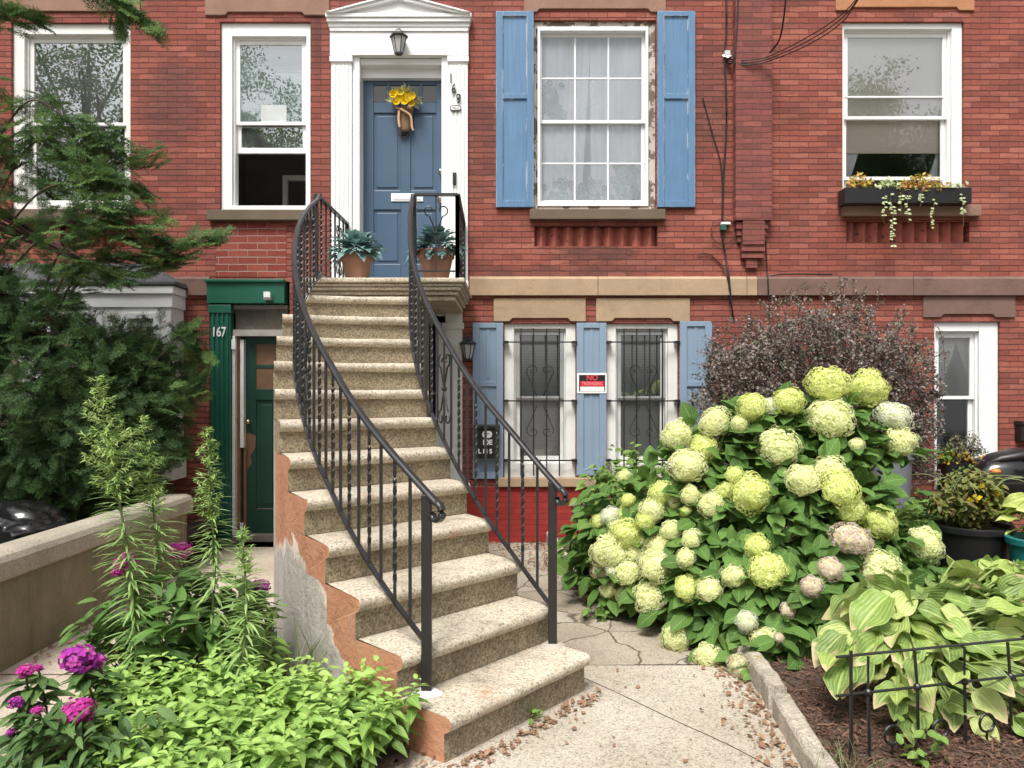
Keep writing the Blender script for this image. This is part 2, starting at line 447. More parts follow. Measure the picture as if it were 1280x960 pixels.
M_G_HAZED = glassmat('glass_hazed', .32, (.7,.75,.75), dust=.18, hazec=(.42,.55,.55))  # blue green reflection haze painted into the pane
M_G_SHADE = glassmat('glass_before_shade', .28, (.95,.96,.96), dust=.12)  # pale veil in the pane lightens the cloth behind it
M_G_BLUE = glassmat('glass_before_curtain', .10, (.98,.99,1.0), dust=.22, hazec=(.74,.83,.92))  # bluish white veil in the pane adds brightness to the curtains
M_G_CLEAR = glassmat('glass_clear', .10, (.97,.98,1.0))
M_G_MID = glassmat('glass_mid', .26, (.75,.8,.8))
M_G_DARK = glassmat('glass_dark', .10, (.6,.62,.62))
M_SCREEN = flat('frosted_lamp_glass', (.42,.43,.43), .3, var=.1, bmp=0)
M_PAPER = flat('white_paper', (.78,.80,.78), .8, var=.03, bmp=0)
M_GREYFRAME = flat('grey_storm_frame', (.33,.34,.34), .45, var=.05, bmp=0)

# ------------------------------------------------------------------ three row houses
ZT = 8.2
XL, XA, XB, XR = -9.5, fx(402), fx(932), 9.5
left_house = empty('brick_row_house', (XL+3, 0, 0), 'dark red brick house with green garden door and white bay window at its left', 'house')
mid_house = empty('brick_row_house', (fx(640), 0, 0), 'red brick house with blue front door, blue shutters and tan stone band', 'house')
right_house = empty('brick_row_house', (XB+3, 0, 0), 'red brick house with brown stone band and planted window box', 'house')

def wall(parent, x0, x1, z0, z1, holes, mat, depth=.22):
    xs = sorted({x0, x1, *[h[0] for h in holes], *[h[1] for h in holes]})
    zs = sorted({z0, z1, *[h[2] for h in holes], *[h[3] for h in holes]})
    mb = MB()
    for i in range(len(xs)-1):
        for j in range(len(zs)-1):
            cx, cz = (xs[i]+xs[i+1])/2, (zs[j]+zs[j+1])/2
            if any(h[0] < cx < h[1] and h[2] < cz < h[3] for h in holes): continue
            mb.quad((xs[i],0,zs[j]), (xs[i+1],0,zs[j]), (xs[i+1],0,zs[j+1]), (xs[i],0,zs[j+1]))
    for a, b, c, d in holes:
        mb.quad((a,0,c), (a,0,d), (a,depth,d), (a,depth,c)); mb.quad((b,0,c), (b,depth,c), (b,depth,d), (b,0,d))
        mb.quad((a,0,d), (b,0,d), (b,depth,d), (a,depth,d)); mb.quad((a,0,c), (a,depth,c), (b,depth,c), (b,0,c))
    mb.quad((x0,0,z0), (x0,0,z1), (x0,3.6,z1), (x0,3.6,z0)) if x0 < -9 else None
    mb.quad((x1,0,z0), (x1,3.6,z0), (x1,3.6,z1), (x1,0,z1)) if x1 > 9 else None
    mb.quad((x0,0,z1), (x1,0,z1), (x1,3.6,z1), (x0,3.6,z1))
    return mb.build('wall', mat, parent)
def hole(a, b, c, d): return (fx(a), fx(b), fz(d), fz(c))
W1 = hole(14,163,28,262); W2 = hole(275,388,27,262); W3 = hole(664,820,25,262); W4 = hole(1053,1205,27,258)
W5 = hole(630,720,404,598); W6 = hole(758,848,404,598); W7 = hole(1168,1250,402,613)
D1 = hole(75,160,283,309); D3 = hole(668,822,283,308); D4 = hole(1058,1212,277,303)
GD = (fx(262), fx(362), -.08, fz(352)); FD = (fx(440), fx(562), 2.6, fz(71)); BD = (fx(470), fx(556), -.08, fz(392))
wall(left_house, XL, XA, -.15, ZT, [W1, W2, D1, GD], M_BRICK_L)
wall(mid_house, XA, XB, -.15, ZT, [W3, W5, W6, D3, FD, BD], M_BRICK)
wall(right_house, XB, XR, -.15, ZT, [W4, W7, D4], M_BRICK)

def dentils(house, h, n):
    mb = MB(); a, b, c, d = h
    mb.box(a-.01, b+.01, .115, .15, c-.01, d+.01)
    w = (b-a)/n
    for i in range(n):
        x = a+(i+.5)*w; j = random.uniform(-.006, .006)
        mb.prism_xy([(x-w*.49, .1145), (x+w*.49, .1145), (x+j, .010+random.uniform(0,.014))], c+.002, d-.002)
    mb.build('dentil_panel', M_DENTIL, house)
dentils(left_house, D1, 8); dentils(mid_house, D3, 9); dentils(right_house, D4, 10)

def room(house, h, depth=2.2, mat=M_ROOM, y0=.2):
    a, b, c, d = h; a -= .5; b += .5; c -= .4; d += .3
    mb = MB()
    mb.quad((a,depth,c), (b,depth,c), (b,depth,d), (a,depth,d)); mb.quad((a,y0,c), (a,depth,c), (a,depth,d), (a,y0,d))
    mb.quad((b,y0,c), (b,y0,d), (b,depth,d), (b,depth,c)); mb.quad((a,y0,d), (a,depth,d), (b,depth,d), (b,y0,d)); mb.quad((a,y0,c), (b,y0,c), (b,depth,c), (a,depth,c))
    # inner faces of the wall round the opening
    A, B, C, D = h
    y = y0+.02
    mb.quad((a,y,c), (A,y,c), (A,y,d), (a,y,d)); mb.quad((B,y,c), (b,y,c), (b,y,d), (B,y,d))
    mb.quad((A,y,D), (B,y,D), (B,y,d), (A,y,d)); mb.quad((A,y,c), (B,y,c), (B,y,C), (A,y,C))
    return mb.build('room_interior', mat, house)

def ring(mb, a, b, c, d, wl, wr, wt, wb, y0, y1, mi=0):
    mb.box(a, a+wl, y0, y1, c, d, mi); mb.box(b-wr, b, y0, y1, c, d, mi)
    mb.box(a+wl, b-wr, y0, y1, d-wt, d, mi); mb.box(a+wl, b-wr, y0, y1, c, c+wb, mi)
def pane(parent, a, b, c, d, y, mat):
    mb = MB(); mb.quad((a,y,c), (b,y,c), (b,y,d), (a,y,d)); return mb.build('glass_pane', mat, parent)

def window(house, h, cas=(.09,.09,.09,.05), mat=M_WHITE, zmeet=None, glass=(M_G_MID, M_G_MID), sash_w=.045, muntin=None,
           sill=None, lintel=None, sill_mat=M_SILL, lin_mat=M_LINTEL, y0=.035, raised=None, sashmat=None, label=None, lower=True, lin_notch=True):
    a, b, c, d = h
    sashmat = sashmat or mat
    mb = MB(); wl, wr, wt, wb = cas
    ring(mb, a+.002, b-.002, c+.002, d-.002, wl, wr, wt, wb, y0, .19)
    ring(mb, a+wl, b-wr, c+wb, d-wt, .022, .022, .022, .012, y0+.045, .185)
    fr = mb.build('window', mat, house, bevel=.004, label=label)
    A, B, C, D = a+wl+.022, b-wr-.022, c+wb+.012, d-wt-.022
    zm = zmeet if zmeet is not None else (C+D)/2
    def sash(z0, z1, y, gm, top):
        s = MB(); ring(s, A+.002, B-.002, z0, z1, sash_w, sash_w, sash_w if top else .035, .035 if top else sash_w+.015, y, y+.032)
        if muntin:
            nx, nz = muntin
            for i in range(1, nx):
                x = A+sash_w+(B-A-2*sash_w)*i/nx; s.box(x-.009, x+.009, y+.006, y+.026, z0+.03, z1-.03)
            for i in range(1, nz):
                z = z0+.035+(z1-z0-.07)*i/nz; s.box(A+.04, B-.04, y+.007, y+.025, z-.009, z+.009)
        o = s.build('sash', sashmat, fr, bevel=.003)
        pane(o, A+sash_w-.003, B-sash_w+.003, z0+.03, z1-.03, y+.014, gm)
        return o
    sash(zm-.02, D, y0+.062, glass[0], True)
    if raised is None:
        if lower: sash(C, zm+.02, y0+.098, glass[1], False)
    else: sash(raised, raised+(zm-.02-C)+.04, y0+.098, glass[1], False)
    if sill:
        s = MB(); x0, x1, zb, zt = fx(sill[0]), fx(sill[1]), fz(sill[3]), fz(sill[2])
        s.add([(x0,-.085,zb),(x1,-.085,zb),(x1,.06,zb),(x0,.06,zb),(x0,-.085,zt-.012),(x1,-.085,zt-.012),(x1,.06,zt),(x0,.06,zt)],
              [(0,3,2,1),(4,5,6,7),(0,1,5,4),(1,2,6,5),(2,3,7,6),(3,0,4,7)])
        s.build('window_sill', sill_mat, fr, bevel=.006)
    if lintel:
        x0, x1, zb, zt = fx(lintel[0]), fx(lintel[1]), fz(lintel[3]), fz(lintel[2])
        s = MB()
        s.prism_xz([(x0, zb), (a+.06, zb), (a+.09, zb+.035), (b-.09, zb+.035), (b-.06, zb), (x1, zb), (x1, zt), (x0, zt)], -.022, .03)
        s.build('lintel', lin_mat, fr, bevel=.006)
    return fr

# upper storey
w = window(left_house, W1, (.12,.06,.11,.06), M_WHITE_OLD, fz(151), (M_G_TREE, M_G_MID), sill=(20,166,262,277), lintel=(-20,176,-60,19), label='wide old white sash window reflecting trees')
room(left_house, W1)
w2 = window(left_house, W2, (.115,.05,.14,.05), M_WHITE, fz(150), (M_G_HAZED, M_G_TREE), sill=(262,396,263,277), lintel=(257,412,-60,20), raised=fz(187),
       label='tall white sash window with its lower sash raised', lin_mat=M_LINTEL)
room(left_house, W2, mat=flat('dark_room_paint', (.30,.28,.25), .9, bmp=0))
mb = MB(); ring(mb, -2.75, -2.32, fz(265), fz(190), .06, .06, .06, 0.0, .9, .95); mb.build('interior_door', flat('dim_door', (.6,.58,.54), .7, bmp=0), left_house)
mb = MB(); mb.box(fx(291), fx(381), .118, .124, fz(80), fz(77)); mb.build('storm_sash_rail', M_GREYFRAME, left_house)
w3 = window(mid_house, W3, (.05,.07,.075,.06), M_PEEL, fz(148), (M_G_BLUE, M_G_BLUE), muntin=(3,2), sashmat=M_VINYL, sill=(662,830,262,276),
       lintel=(655,832,-60,16), label='sash window of twelve panes in a weathered frame')
mb = MB(); ring(mb, fx(672), fx(811), fz(257), fz(32), .03, .03, .045, .05, .02, .09); mb.build('storm_frame', M_VINYL, w3, bevel=.004)
room(mid_house, W3, mat=flat('pale_room_paint', (.6,.6,.58), .9, bmp=0))
w4 = window(right_house, W4, (.03,.11,.06,.05), M_WHITE, fz(143), (M_G_SHADE, M_G_CLEAR), sill=(1051,1221,257,272), lintel=(1044,1217,-60,14), sill_mat=dirtystone('pinkish_sill', (.27,.17,.13), (.17,.11,.09)), lin_mat=M_ORANGE,
       label='white sash window with a half drawn shade')
for za, zb in ((222, 218), (118, 116)):
    mb = MB(); mb.box(fx(1058), fx(1186), .09, .115, fz(za), fz(zb)); mb.build('screen_rail', M_WHITE, w4)
room(right_house, W4)
# garden storey
for hh, lin in ((W5, (617,732,373,402)), (W6, (745,862,373,402))):
    f5 = window(mid_house, hh, (.105,.105,.055,.16), M_WHITE_OLD, fz(498), (M_G_MID, M_G_CLEAR), sill=None, lintel=lin, lin_mat=M_TAN,
           label='barred garden window with blinds')
    mb = MB(); ring(mb, hh[0]+.13, hh[1]-.13, fz(498), fz(414), .035, .035, .035, .025, .07, .095); mb.build('screen_frame', M_GREYFRAME, f5)
    room(mid_house, hh)
    g = MB(); y = -.05
    a, b = hh[0], hh[1]; X = [a+(b-a)*t for t in (.235,.41,.59,.765)]
    for x in X: g.box(x-.007, x+.007, y-.007, y+.007, fz(594), fz(411))
    gr = g.build('window_grille', M_IRON, f5)
    g = MB()
    for zz in (428, 501, 575):
        g.box(a+.002, b-.002, y-.010, y+.006, fz(zz)-.007, fz(zz)+.007)
        for xe in (a+.02, b-.02): g.box(xe-.028, xe+.028, y-.014, .02, fz(zz)-.013, fz(zz)+.013)
    g.build('cross_bar', M_IRON, gr)
    g = MB(); xm = (a+b)/2
    for sx in (-1, 1):
        for sz in (-1, 1):
            zc = fz(501)
            pts = []
            for k in range(26):
                t = k/25; ang = t*2.1*PI; r = .062*(1-.72*t)
                pts.append((xm+sx*(.15-.062+r*math.cos(ang) - .01), y, zc+sz*(.33+r*math.sin(ang)*1.0)))
            line = [(xm+sx*.035, y, zc+sz*.05), (xm+sx*.115, y, zc+sz*.24), (xm+sx*.142, y, zc+sz*.30)]
            g.tube(line+pts, .0045, 5, up=(0,1,0))
    g.build('scroll', M_IRON, gr)
s = MB(); s.box(fx(622), fx(860), -.07, .03, fz(608), fz(597)+.003); s.build('window_sill', M_TAN, mid_house, bevel=.008)
w7 = window(right_house, W7, (.03,.20,.1,.05), M_WHITE, fz(497), (M_G_SHADE, M_G_MID), sill=(1160,1262,613,628), lintel=(1153,1268,368,397), lin_mat=M_BROWN, sill_mat=M_BROWN,
       label='white sash window with tied curtains')
room(right_house, W7)

# stone band over the garden storey
def band(house, pts, mat):
    for a, b in pts:
        mb = MB(); x0, x1 = fx(a)+.002, fx(b)-.002; z0, z1 = fz(370), fz(346)
        v = [(-.055, z0), (-.055, z1-.03), (-.03, z1), (.02, z1), (.02, z0)]
        n = len(v)
        mb.add([(x0, yy, zz) for yy, zz in v]+[(x1, yy, zz) for yy, zz in v],
               [tuple(range(n-1,-1,-1)), tuple(range(n, 2*n))]+[(i, (i+1) % n, n+(i+1) % n, n+i) for i in range(n)])
        mb.build('stone_band', mat, house, bevel=.005)
band(mid_house, [(587,747), (747,932)], M_TAN); band(right_house, [(932,945)], M_TAN); band(right_house, [(945,1139), (1139,1420), (1420,1720)], M_BROWN)
band(left_house, [(-240,40), (40,264)], M_BROWN)

# red painted base of the middle house
mb = MB(); mb.box(fx(562), fx(862), -.03, .02, -.1, fz(609)); mb.build('painted_base', M_REDPAINT, mid_house)
# repointed patch under the open window
mb = MB(); mb.box(fx(270), fx(358), -.006, .01, fz(346), fz(279)); mb.build('repointed_patch', M_REPOINT, left_house)
# projecting pier between the houses, corbelled at its foot
mb = MB(); mb.box(fx(916), fx(961), -.115, 0.01, fz(278), ZT)
mb.box(fx(925), fx(952), -.11, .01, fz(308), fz(278)-.003)
mb.box(fx(924.5), fx(953), -.095, .01, fz(316), fz(308)-.002); mb.box(fx(925), fx(952), -.075, .01, fz(324), fz(316)-.002); mb.box(fx(931), fx(945), -.05, .01, fz(336), fz(324)-.002)
for k in range(3): mb.box(fx(918+k*1.2), fx(925)-.002, -.085+.02*k, .01, fz(288+k*8), fz(280+k*8)); mb.box(fx(952)+.002, fx(957-k*1), -.085+.02*k, .01, fz(288+k*8), fz(280+k*8))
mb.build('brick_pier', M_PIER, right_house, bevel=.004)

# shutters
def shutter(house, a, b, t, bt, mat, rails, mid=False, y=-.045):
    x0, x1, z0, z1 = fx(a), fx(b), fz(bt), fz(t); w = .075
    mb = MB(); zs = [z0]+[fz(r) for r in rails]+[z1]
    mb.box(x0, x0+w, y, -.003, z0, z1); mb.box(x1-w, x1, y, -.003, z0, z1)
    for i, z in enumerate(zs):
        h = .055
        lo, hi = (z, z+h*1.3) if i == 0 else ((z-h, z) if i == len(zs)-1 else (z-h/2, z+h/2))
        mb.box(x0+w, x1-w, y+.001, -.003, lo, hi)
    mb.box(x0+w-.01, x1-w+.01, y+.02, -.004, z0+.01, z1-.01)
    for i in range(len(zs)-1):          # vertical board line in each panel
        xm = (x0+x1)/2
        if mid: mb.box(xm-.018, xm+.018, y+.014, y+.021, zs[i]+.06, zs[i+1]-.05)
    return mb.build('shutter', mat, house, bevel=.004)
for a, b in ((620,667), (821,868)):
    shutter(mid_house, a, b, 16, 260, M_SHUT, (122,)).__setitem__('label', 'peeling mid blue shutter of the upper window')
shutter(mid_house, 591, 629, 404, 598, M_SHUT2, (480,), True); shutter(mid_house, 720.5, 757.5, 404, 594, M_SHUT2, (480,), True); shutter(mid_house, 849, 889, 402, 598, M_SHUT2, (480,), True)

# ------------------------------------------------------------------ front door and its white surround
LZ = 2.665
ds = MB()
ds.box(fx(441), fx(450), -.02, .24, LZ, fz(72)); ds.box(fx(552), fx(561), -.02, .24, LZ, fz(72))
ds.box(fx(450), fx(552), .12, .24, fz(92), fz(72)); ds.box(fx(450), fx(552), .02, .12, fz(80), fz(72))
surround = ds.build('door_surround', M_WHITE, mid_house, bevel=.005)
def pilaster(x0, x1):
    mb = MB(); w = x1-x0
    mb.box(x0, x1, -.045, .02, LZ, fz(72)); n = 4
    for i in range(n):
        xa = x0+w*(.12+.2*i); mb.box(xa, xa+w*.11, -.057, -.044, LZ+.18, fz(84))
    mb.box(x0-.012, x1+.012, -.07, .02, fz(80), fz(73)); mb.box(x0-.008, x1+.008, -.065, .02, LZ, LZ+.15)
    mb.build('pilaster', M_WHITE, surround, bevel=.004)
pilaster(fx(415), fx(441)-.002); pilaster(fx(561)+.002, fx(585))
mb = MB(); mb.box(fx(414), fx(586), -.06, .02, fz(72)+.002, fz(43)); mb.build('frieze', M_WHITE, surround, bevel=.004)
mb = MB()
for k, (zz, yy) in enumerate(((43,.075), (38,.085), (33,.11), (28,.125))): mb.box(fx(414)-.012*k, fx(586)+.012*k, -yy, .02, fz(zz)+.002, fz(zz-5))
mb.prism_xz([(fx(413), fz(23)+.002), (fx(587), fz(23)+.002), (fx(500), fz(5))], -.10, .02)
zt = fz(2)
for sg, xe in ((-1, fx(411)), (1, fx(589))):
    xm = fx(500); ze = fz(24)
    poly = [(xe, ze+.003), (xm, zt), (xm, zt-.045), (xe-sg*.18, ze+.003)]
    mb.prism_xz(poly if sg < 0 else poly[::-1], -.145, -.098)
    poly = [(xe, ze+.003), (xm, zt+.018), (xm, zt-.004), (xe-sg*.07, ze+.003)]
    mb.prism_xz(poly if sg < 0 else poly[::-1], -.165, -.14)
mb.build('pediment', M_WHITE, surround, bevel=.004)

YD = .19; dx = lambda p: fx(p, YD); dz = lambda p: fz(p, YD)
x0, x1, z0, z1 = dx(455)-.03, dx(554)+.02, LZ+.01, dz(96)
db = MB(); db.box(x0, x1, YD+.02, YD+.05, z0, z1)
vb = [dx(455)-.03, dx(467)]; cols = [(dx(467), dx(501)), (dx(513), dx(545))]
rows = [(dz(330), dz(262)), (dz(238), dz(141))]
db.box(x0, dx(467), YD, YD+.021, z0, z1); db.box(dx(545), x1, YD, YD+.021, z0, z1); db.box(dx(501), dx(513), YD+.001, YD+.021, z0, dz(128))
prev = z0
for (a, b) in rows:
    db.box(dx(467), dx(501), YD+.001, YD+.021, prev, a); db.box(dx(513), dx(545), YD+.001, YD+.021, prev, a); prev = b
db.box(dx(467), dx(545), YD+.002, YD+.021, prev, dz(128)); db.box(dx(467), dx(545), YD+.001, YD+.021, dz(106), z1)
for i in range(1, 4):
    x = dx(465)+(dx(546)-dx(465))*i/4; db.box(x-.022, x+.022, YD+.001, YD+.021, dz(128)-.001, dz(106)+.001)
for (xa, xb) in cols:
    for (za, zb) in rows: db.box(xa+.035, xb-.035, YD+.008, YD+.021, za+.035, zb-.035)
door = db.build('front_door', M_DOOR, mid_house, bevel=.005)
mb = MB(); mb.box(dx(466), dx(546), YD+.012, YD+.0195, dz(127), dz(107)); mb.build('glass_pane', flat('door_light_glass', (.05,.05,.055), .12, bmp=0, spec=.8), door)
mb = MB(); mb.box(dx(489), dx(529), YD-.012, YD, dz(252), dz(242)); mb.box(dx(492), dx(526), YD-.018, YD-.011, dz(250), dz(244.5)); mb.build('mail_slot', M_WHITE, door, bevel=.003)
def knob(x, z, r):
    mb = MB(); c = Vector((x, YD, z))
    mb.tube([c+Vector((0,.002,0)), c+Vector((0,-.008,0))], r*1.25, 16, up=(0,0,1)); mb.tube([c, c+Vector((0,-.035,0))], r*.5, 10)
    mb.ball(tuple(c+Vector((0,-.05,0))), r, 0, 14, 8); mb.build('knob', M_CHROME, door, smooth=True)
knob(dx(551), dz(215), .022); knob(dx(551), dz(249), .032)
mb = MB(); mb.box(dx(505)-.03, dx(505)+.03, YD-.012, YD+.002, dz(170), dz(160))
mb.tube([(dx(505)+.05*math.cos(a), YD-.03, dz(161)-.05+.055*math.sin(a)) for a in [PI+PI*k/12 for k in range(13)]], .009, 8, up=(0,1,0)); mb.build('knocker', M_RUST, door, smooth=True)
room(mid_house, (FD[0], FD[1], FD[2], FD[3]), y0=.3)

# house number and the oval plaque, nailed on the right pilaster
def num(ch, px, py, size, mat, parent, y): return text_mesh(ch, size, (fx(px), y, fz(py)), mat, 'house_number', parent, .006, sx=.75)
for ch, px, py in (('1', 564.2, 101.5), ('6', 567.8, 114.5), ('9', 573.8, 127)): num(ch, px, py, .15, M_IRON, mid_house, -.068)
mb = MB(); n = 24
def stadium(cx, cz, w, h): return [(cx+math.copysign(w/2-h/2, math.cos(t))+h/2*math.cos(t), cz+h/2*math.sin(t)) for t in [2*PI*(k+.5)/n for k in range(n)]]
mb.prism_xz(stadium(fx(570), fz(138), .125, .06), -.072, -.057); pl = mb.build('plaque', M_IRON, mid_house)
mb = MB(); mb.prism_xz(stadium(fx(570), fz(138), .105, .04), -.074, -.071); mb.build('plaque_face', M_WHITE, pl)
text_mesh('No.2', .034, (fx(570), -.0755, fz(138)), M_IRON, 'plaque_lettering', pl, .001)
mb = MB(); mb.box(fx(566.5), fx(571), -.085, -.056, fz(233), fz(218)); bell = mb.build('doorbell', M_BLACK, mid_house, bevel=.006)

# ------------------------------------------------------------------ green garden door, number 167
gs = MB(); yg = -.06
gs.box(fx(262), fx(358), yg-.02, .12, fz(380), fz(353)); gs.box(fx(260), fx(358), yg-.05, .02, fz(354), fz(350.5))
gp = gs.build('door_surround', M_GREEN, left_house, bevel=.004)
mb = MB(); mb.box(fx(265), fx(290), -.05, .06, -.02, fz(381)); w = (fx(290)-fx(265))
for k in range(4): mb.box(fx(265)+w*(.08+.235*k), fx(265)+w*(.21+.235*k), -.066, -.049, .25, fz(392))
mb.box(fx(263.5), fx(291.5), -.075, .06, fz(392), fz(382)); mb.build('pilaster', M_GREEN, gp, bevel=.004)
text_mesh('167', .145, (fx(276.5), -.0705, fz(416)), M_WHITE, 'house_number', left_house, .003, sx=.72, bold=.002)
mb = MB(); mb.box(fx(292), fx(358), .06, .075, fz(412), fz(384)); mb.build('transom_pane', flat('dirty_transom_glass', (.12,.105,.085), .25, var=.4, scale=4, bmp=0, spec=.7), gp)
mb = MB(); mb.box(fx(290.5), fx(358), .03, .12, fz(386), fz(381)); mb.box(fx(291), fx(358), .0, .12, fz(420), fz(412)); mb.build('transom_bar', flat('grey_weathered_wood', (.36,.34,.31), .8, var=.2, scale=8, bmp=.3), gp)
mb = MB(); mb.box(fx(290.5), fx(294), -.01, .12, -.02, fz(420)); mb.box(fx(298.5), fx(303), .04, .12, fz(560), fz(424)); mb.box(fx(298), fx(302), .04, .12, -.02, fz(655)); mb.build('door_casing', M_WHITE_OLD, gp, bevel=.003)
mb = MB(); mb.box(fx(294)+.002, fx(298), .06, .12, -.02, fz(420)); mb.box(fx(302), fx(305), .07, .13, -.02, fz(560)); mb.box(fx(294), fx(304), .05, .06, fz(530), fz(523)); mb.build('bare_jamb', M_BROWNWOOD, gp)
mb = MB(); mb.box(fx(291), fx(296), -.045, -.01, fz(437), fz(425)); mb.build('junction_box', M_WHITE, left_house, bevel=.003)
YG = .11; gx = lambda p: fx(p, YG); gz = lambda p: fz(p, YG)
gb = MB(); gb.box(gx(303), gx(362), YG+.02, YG+.06, .07, gz(420))
gb.box(gx(303), gx(320), YG, YG+.021, .07, gz(420)); gb.box(gx(320), gx(362), YG, YG+.021, gz(430), gz(420)); gb.box(gx(320), gx(362), YG, YG+.021, gz(500), gz(486)); gb.box(gx(320), gx(362), YG, YG+.021, .07, gz(636)); gb.box(gx(345), gx(362), YG, YG+.021, gz(636), gz(430))
gb.box(gx(326), gx(340), YG+.008, YG+.021, gz(630), gz(506))
gd = gb.build('garden_door', M_GREEN_D, left_house, bevel=.005)
mb = MB(); mb.box(gx(320), gx(345), YG+.012, YG+.019, gz(486), gz(430)); mb.build('glass_pane', flat('brown_paper_glass', (.17,.10,.06), .3, var=.3, scale=6, bmp=0), gd)
mb = MB(); mb.box(gx(320), gx(345), YG+.004, YG+.0125, gz(460), gz(456)); mb.build('door_muntin', M_GREEN_D, gd)
mb = MB(); mb.prism_xz([(gx(305), gz(600)), (gx(304), gz(542)), (gx(312), gz(541)), (gx(320), gz(545)), (gx(319), gz(560)), (gx(313), gz(570)), (gx(315), gz(578)), (gx(309), gz(588))], YG-.004, YG+.001); mb.build('bare_wood_patch', M_BROWNWOOD, gd)
mb = MB(); mb.ball((gx(312), YG-.045, gz(527)), .028, 0, 14, 8); mb.tube([(gx(312), YG, gz(527)), (gx(312), YG-.04, gz(527))], .013, 10); mb.build('knob', M_CHROME, gd, smooth=True)
mb = MB(); mb.box(gx(321), gx(352), YG-.004, YG, gz(636.5), gz(635)); mb.build('kick_strip', M_SILVER, gd)
mb = MB(); mb.box(fx(290), fx(364), -.30, .2, -.04, .0); mb.box(fx(290), fx(364), -.02, .19, .0, .07); mb.build('door_step', flat('worn_step_wood', (.2,.17,.15), .85, var=.3, scale=5, bmp=.3), left_house, bevel=.006)
mb = MB(); mb.quad((GD[0],.2,GD[2]), (GD[1],.2,GD[2]), (GD[1],.2,GD[3]), (GD[0],.2,GD[3])); mb.build('jamb_backing', M_BLACK, left_house)
# little floodlight on the green head
fl = MB(); fl.box(fx(335), fx(344), -.16, -.081, fz(377), fz(369)); lamp = fl.build('flood_lamp', M_GREYFRAME, None, bevel=.006)
tag(lamp, 'small grey floodlight on the green door head', 'lamp')
mb = MB(); mb.box(fx(335.5), fx(343.5), -.168, -.159, fz(374), fz(367)); mb.build('lamp_lens', M_PAPER, lamp)

# ------------------------------------------------------------------ basement door under the landing
mb = MB(); mb.box(fx(545), fx(557), -.03, .2, 0, fz(395)); mb.box(fx(557), fx(578), -.05, .02, 0, fz(392)); mb.box(fx(553), fx(580), -.065, .02, fz(412), fz(404)); mb.box(fx(470), fx(557), -.03, .2, fz(404), fz(392)); mb.build('basement_door_casing', M_WHITE_OLD, mid_house, bevel=.004)
mb = MB(); mb.box(fx(470), fx(546), .12, .18, 0, fz(404)); bd = mb.build('basement_door', flat('navy_paint', (.02,.03,.055), .4, bmp=.05), mid_house)
mb = MB(); mb.ball((fx(541), .09, fz(492)), .03, 0, 12, 8); mb.build('knob', M_CHROME, bd, smooth=True)

# ------------------------------------------------------------------ bay window of the left house
bx0, bx1, by = -5.8, -3.55, -.32
mb = MB(); mb.box(bx0, bx1, by, -.002, .92, 2.50)
bay = mb.build('bay_window', M_WHITE_OLD, left_house, bevel=.006)
mb = MB(); mb.box(bx0-.02, bx1+.02, by-.02, -.003, 2.50, 2.64); mb.box(bx0-.04, bx1+.04, by-.05, -.003, 2.64, 2.72); mb.build('fascia', M_WHITE, bay, bevel=.005)
mb = MB(); mb.box(bx0-.03, bx1+.03, by-.03, -.003, .70, .92); mb.build('base_trim', M_WHITE_OLD, bay, bevel=.005)
mb = MB(); e = .07
mb.add([(bx0-e,by-e,2.725),(bx1+e,by-e,2.725),(bx1+e,-.002,2.725),(bx0-e,-.002,2.725),(bx0-e,by-e,2.765),(bx1+e,by-e,2.765),(bx1+e-.02,-.002,2.78),(bx0-e,-.002,2.78),(bx0+.3,-.06,3.0),(bx1-.40,-.06,3.0),(bx1-.40,-.002,3.01),(bx0+.3,-.002,3.01)],
       [(0,3,2,1),(0,1,5,4),(1,2,6,5),(3,0,4,7),(4,5,9,8),(5,6,10,9),(7,4,8,11),(8,9,10,11)])
mb.build('bay_roof', M_SLATE, bay, bevel=.01)
for (a, b) in ((-4.05,-3.66), (-4.85,-4.25), (-5.65,-5.05)):
    mb = MB(); ring(mb, a, b, 1.05, 2.44, .06, .06, .06, .08, by-.035, by+.01); f = mb.build('bay_sash', M_WHITE, bay, bevel=.004)
    mb = MB(); mb.quad((a+.05,by-.006,1.1), (b-.05,by-.006,1.1), (b-.05,by-.006,2.3), (a+.05,by-.006,2.3)); mb.build('glass_pane', flat('bay_blind_glass', (.33,.27,.21), .2, bmp=0), f)

# ------------------------------------------------------------------ curtains, shades and blinds behind the glass
def hang(name, label, cat, a, b, c, d, y, mat, nw=9, amp=.03, slit=None, gather=None):
    nx, nz = 90, 24; v = []; f = []
    for j in range(nz+1):
        t = j/nz
        for i in range(nx+1):
            s = i/nx
            x = a+(b-a)*s; z = c+(d-c)*t
            if gather: x = gather(s, t)
            if slit: x += slit(s, t)
            v.append((x, y+amp*math.sin(s*nw*2*PI+.6*math.sin(t*3))*(1+.3*math.sin(s*31)), z))
    for j in range(nz):
        for i in range(nx): k = j*(nx+1)+i; f.append((k, k+1, k+nx+2, k+nx+1))
    mb = MB(); mb.add(v, f); o = mb.build(name, mat, None, smooth=True); tag(o, label, cat); return o
xm = fx(737, .25)
hang('curtain', 'white curtain filling left half of the twelve pane window', 'curtain', W3[0]-.05, xm, W3[2]-.1, W3[3]+.1, .25, M_CURTAIN, 5, .02, lambda s, t: -.10*s*max(0, .8-t)*1.3)
hang('curtain', 'white curtain filling right half of the twelve pane window', 'curtain', xm+.004, W3[1]+.05, W3[2]-.1, W3[3]+.1, .255, M_CURTAIN, 5, .02, lambda s, t: .02*(1-s)*max(0, .8-t))
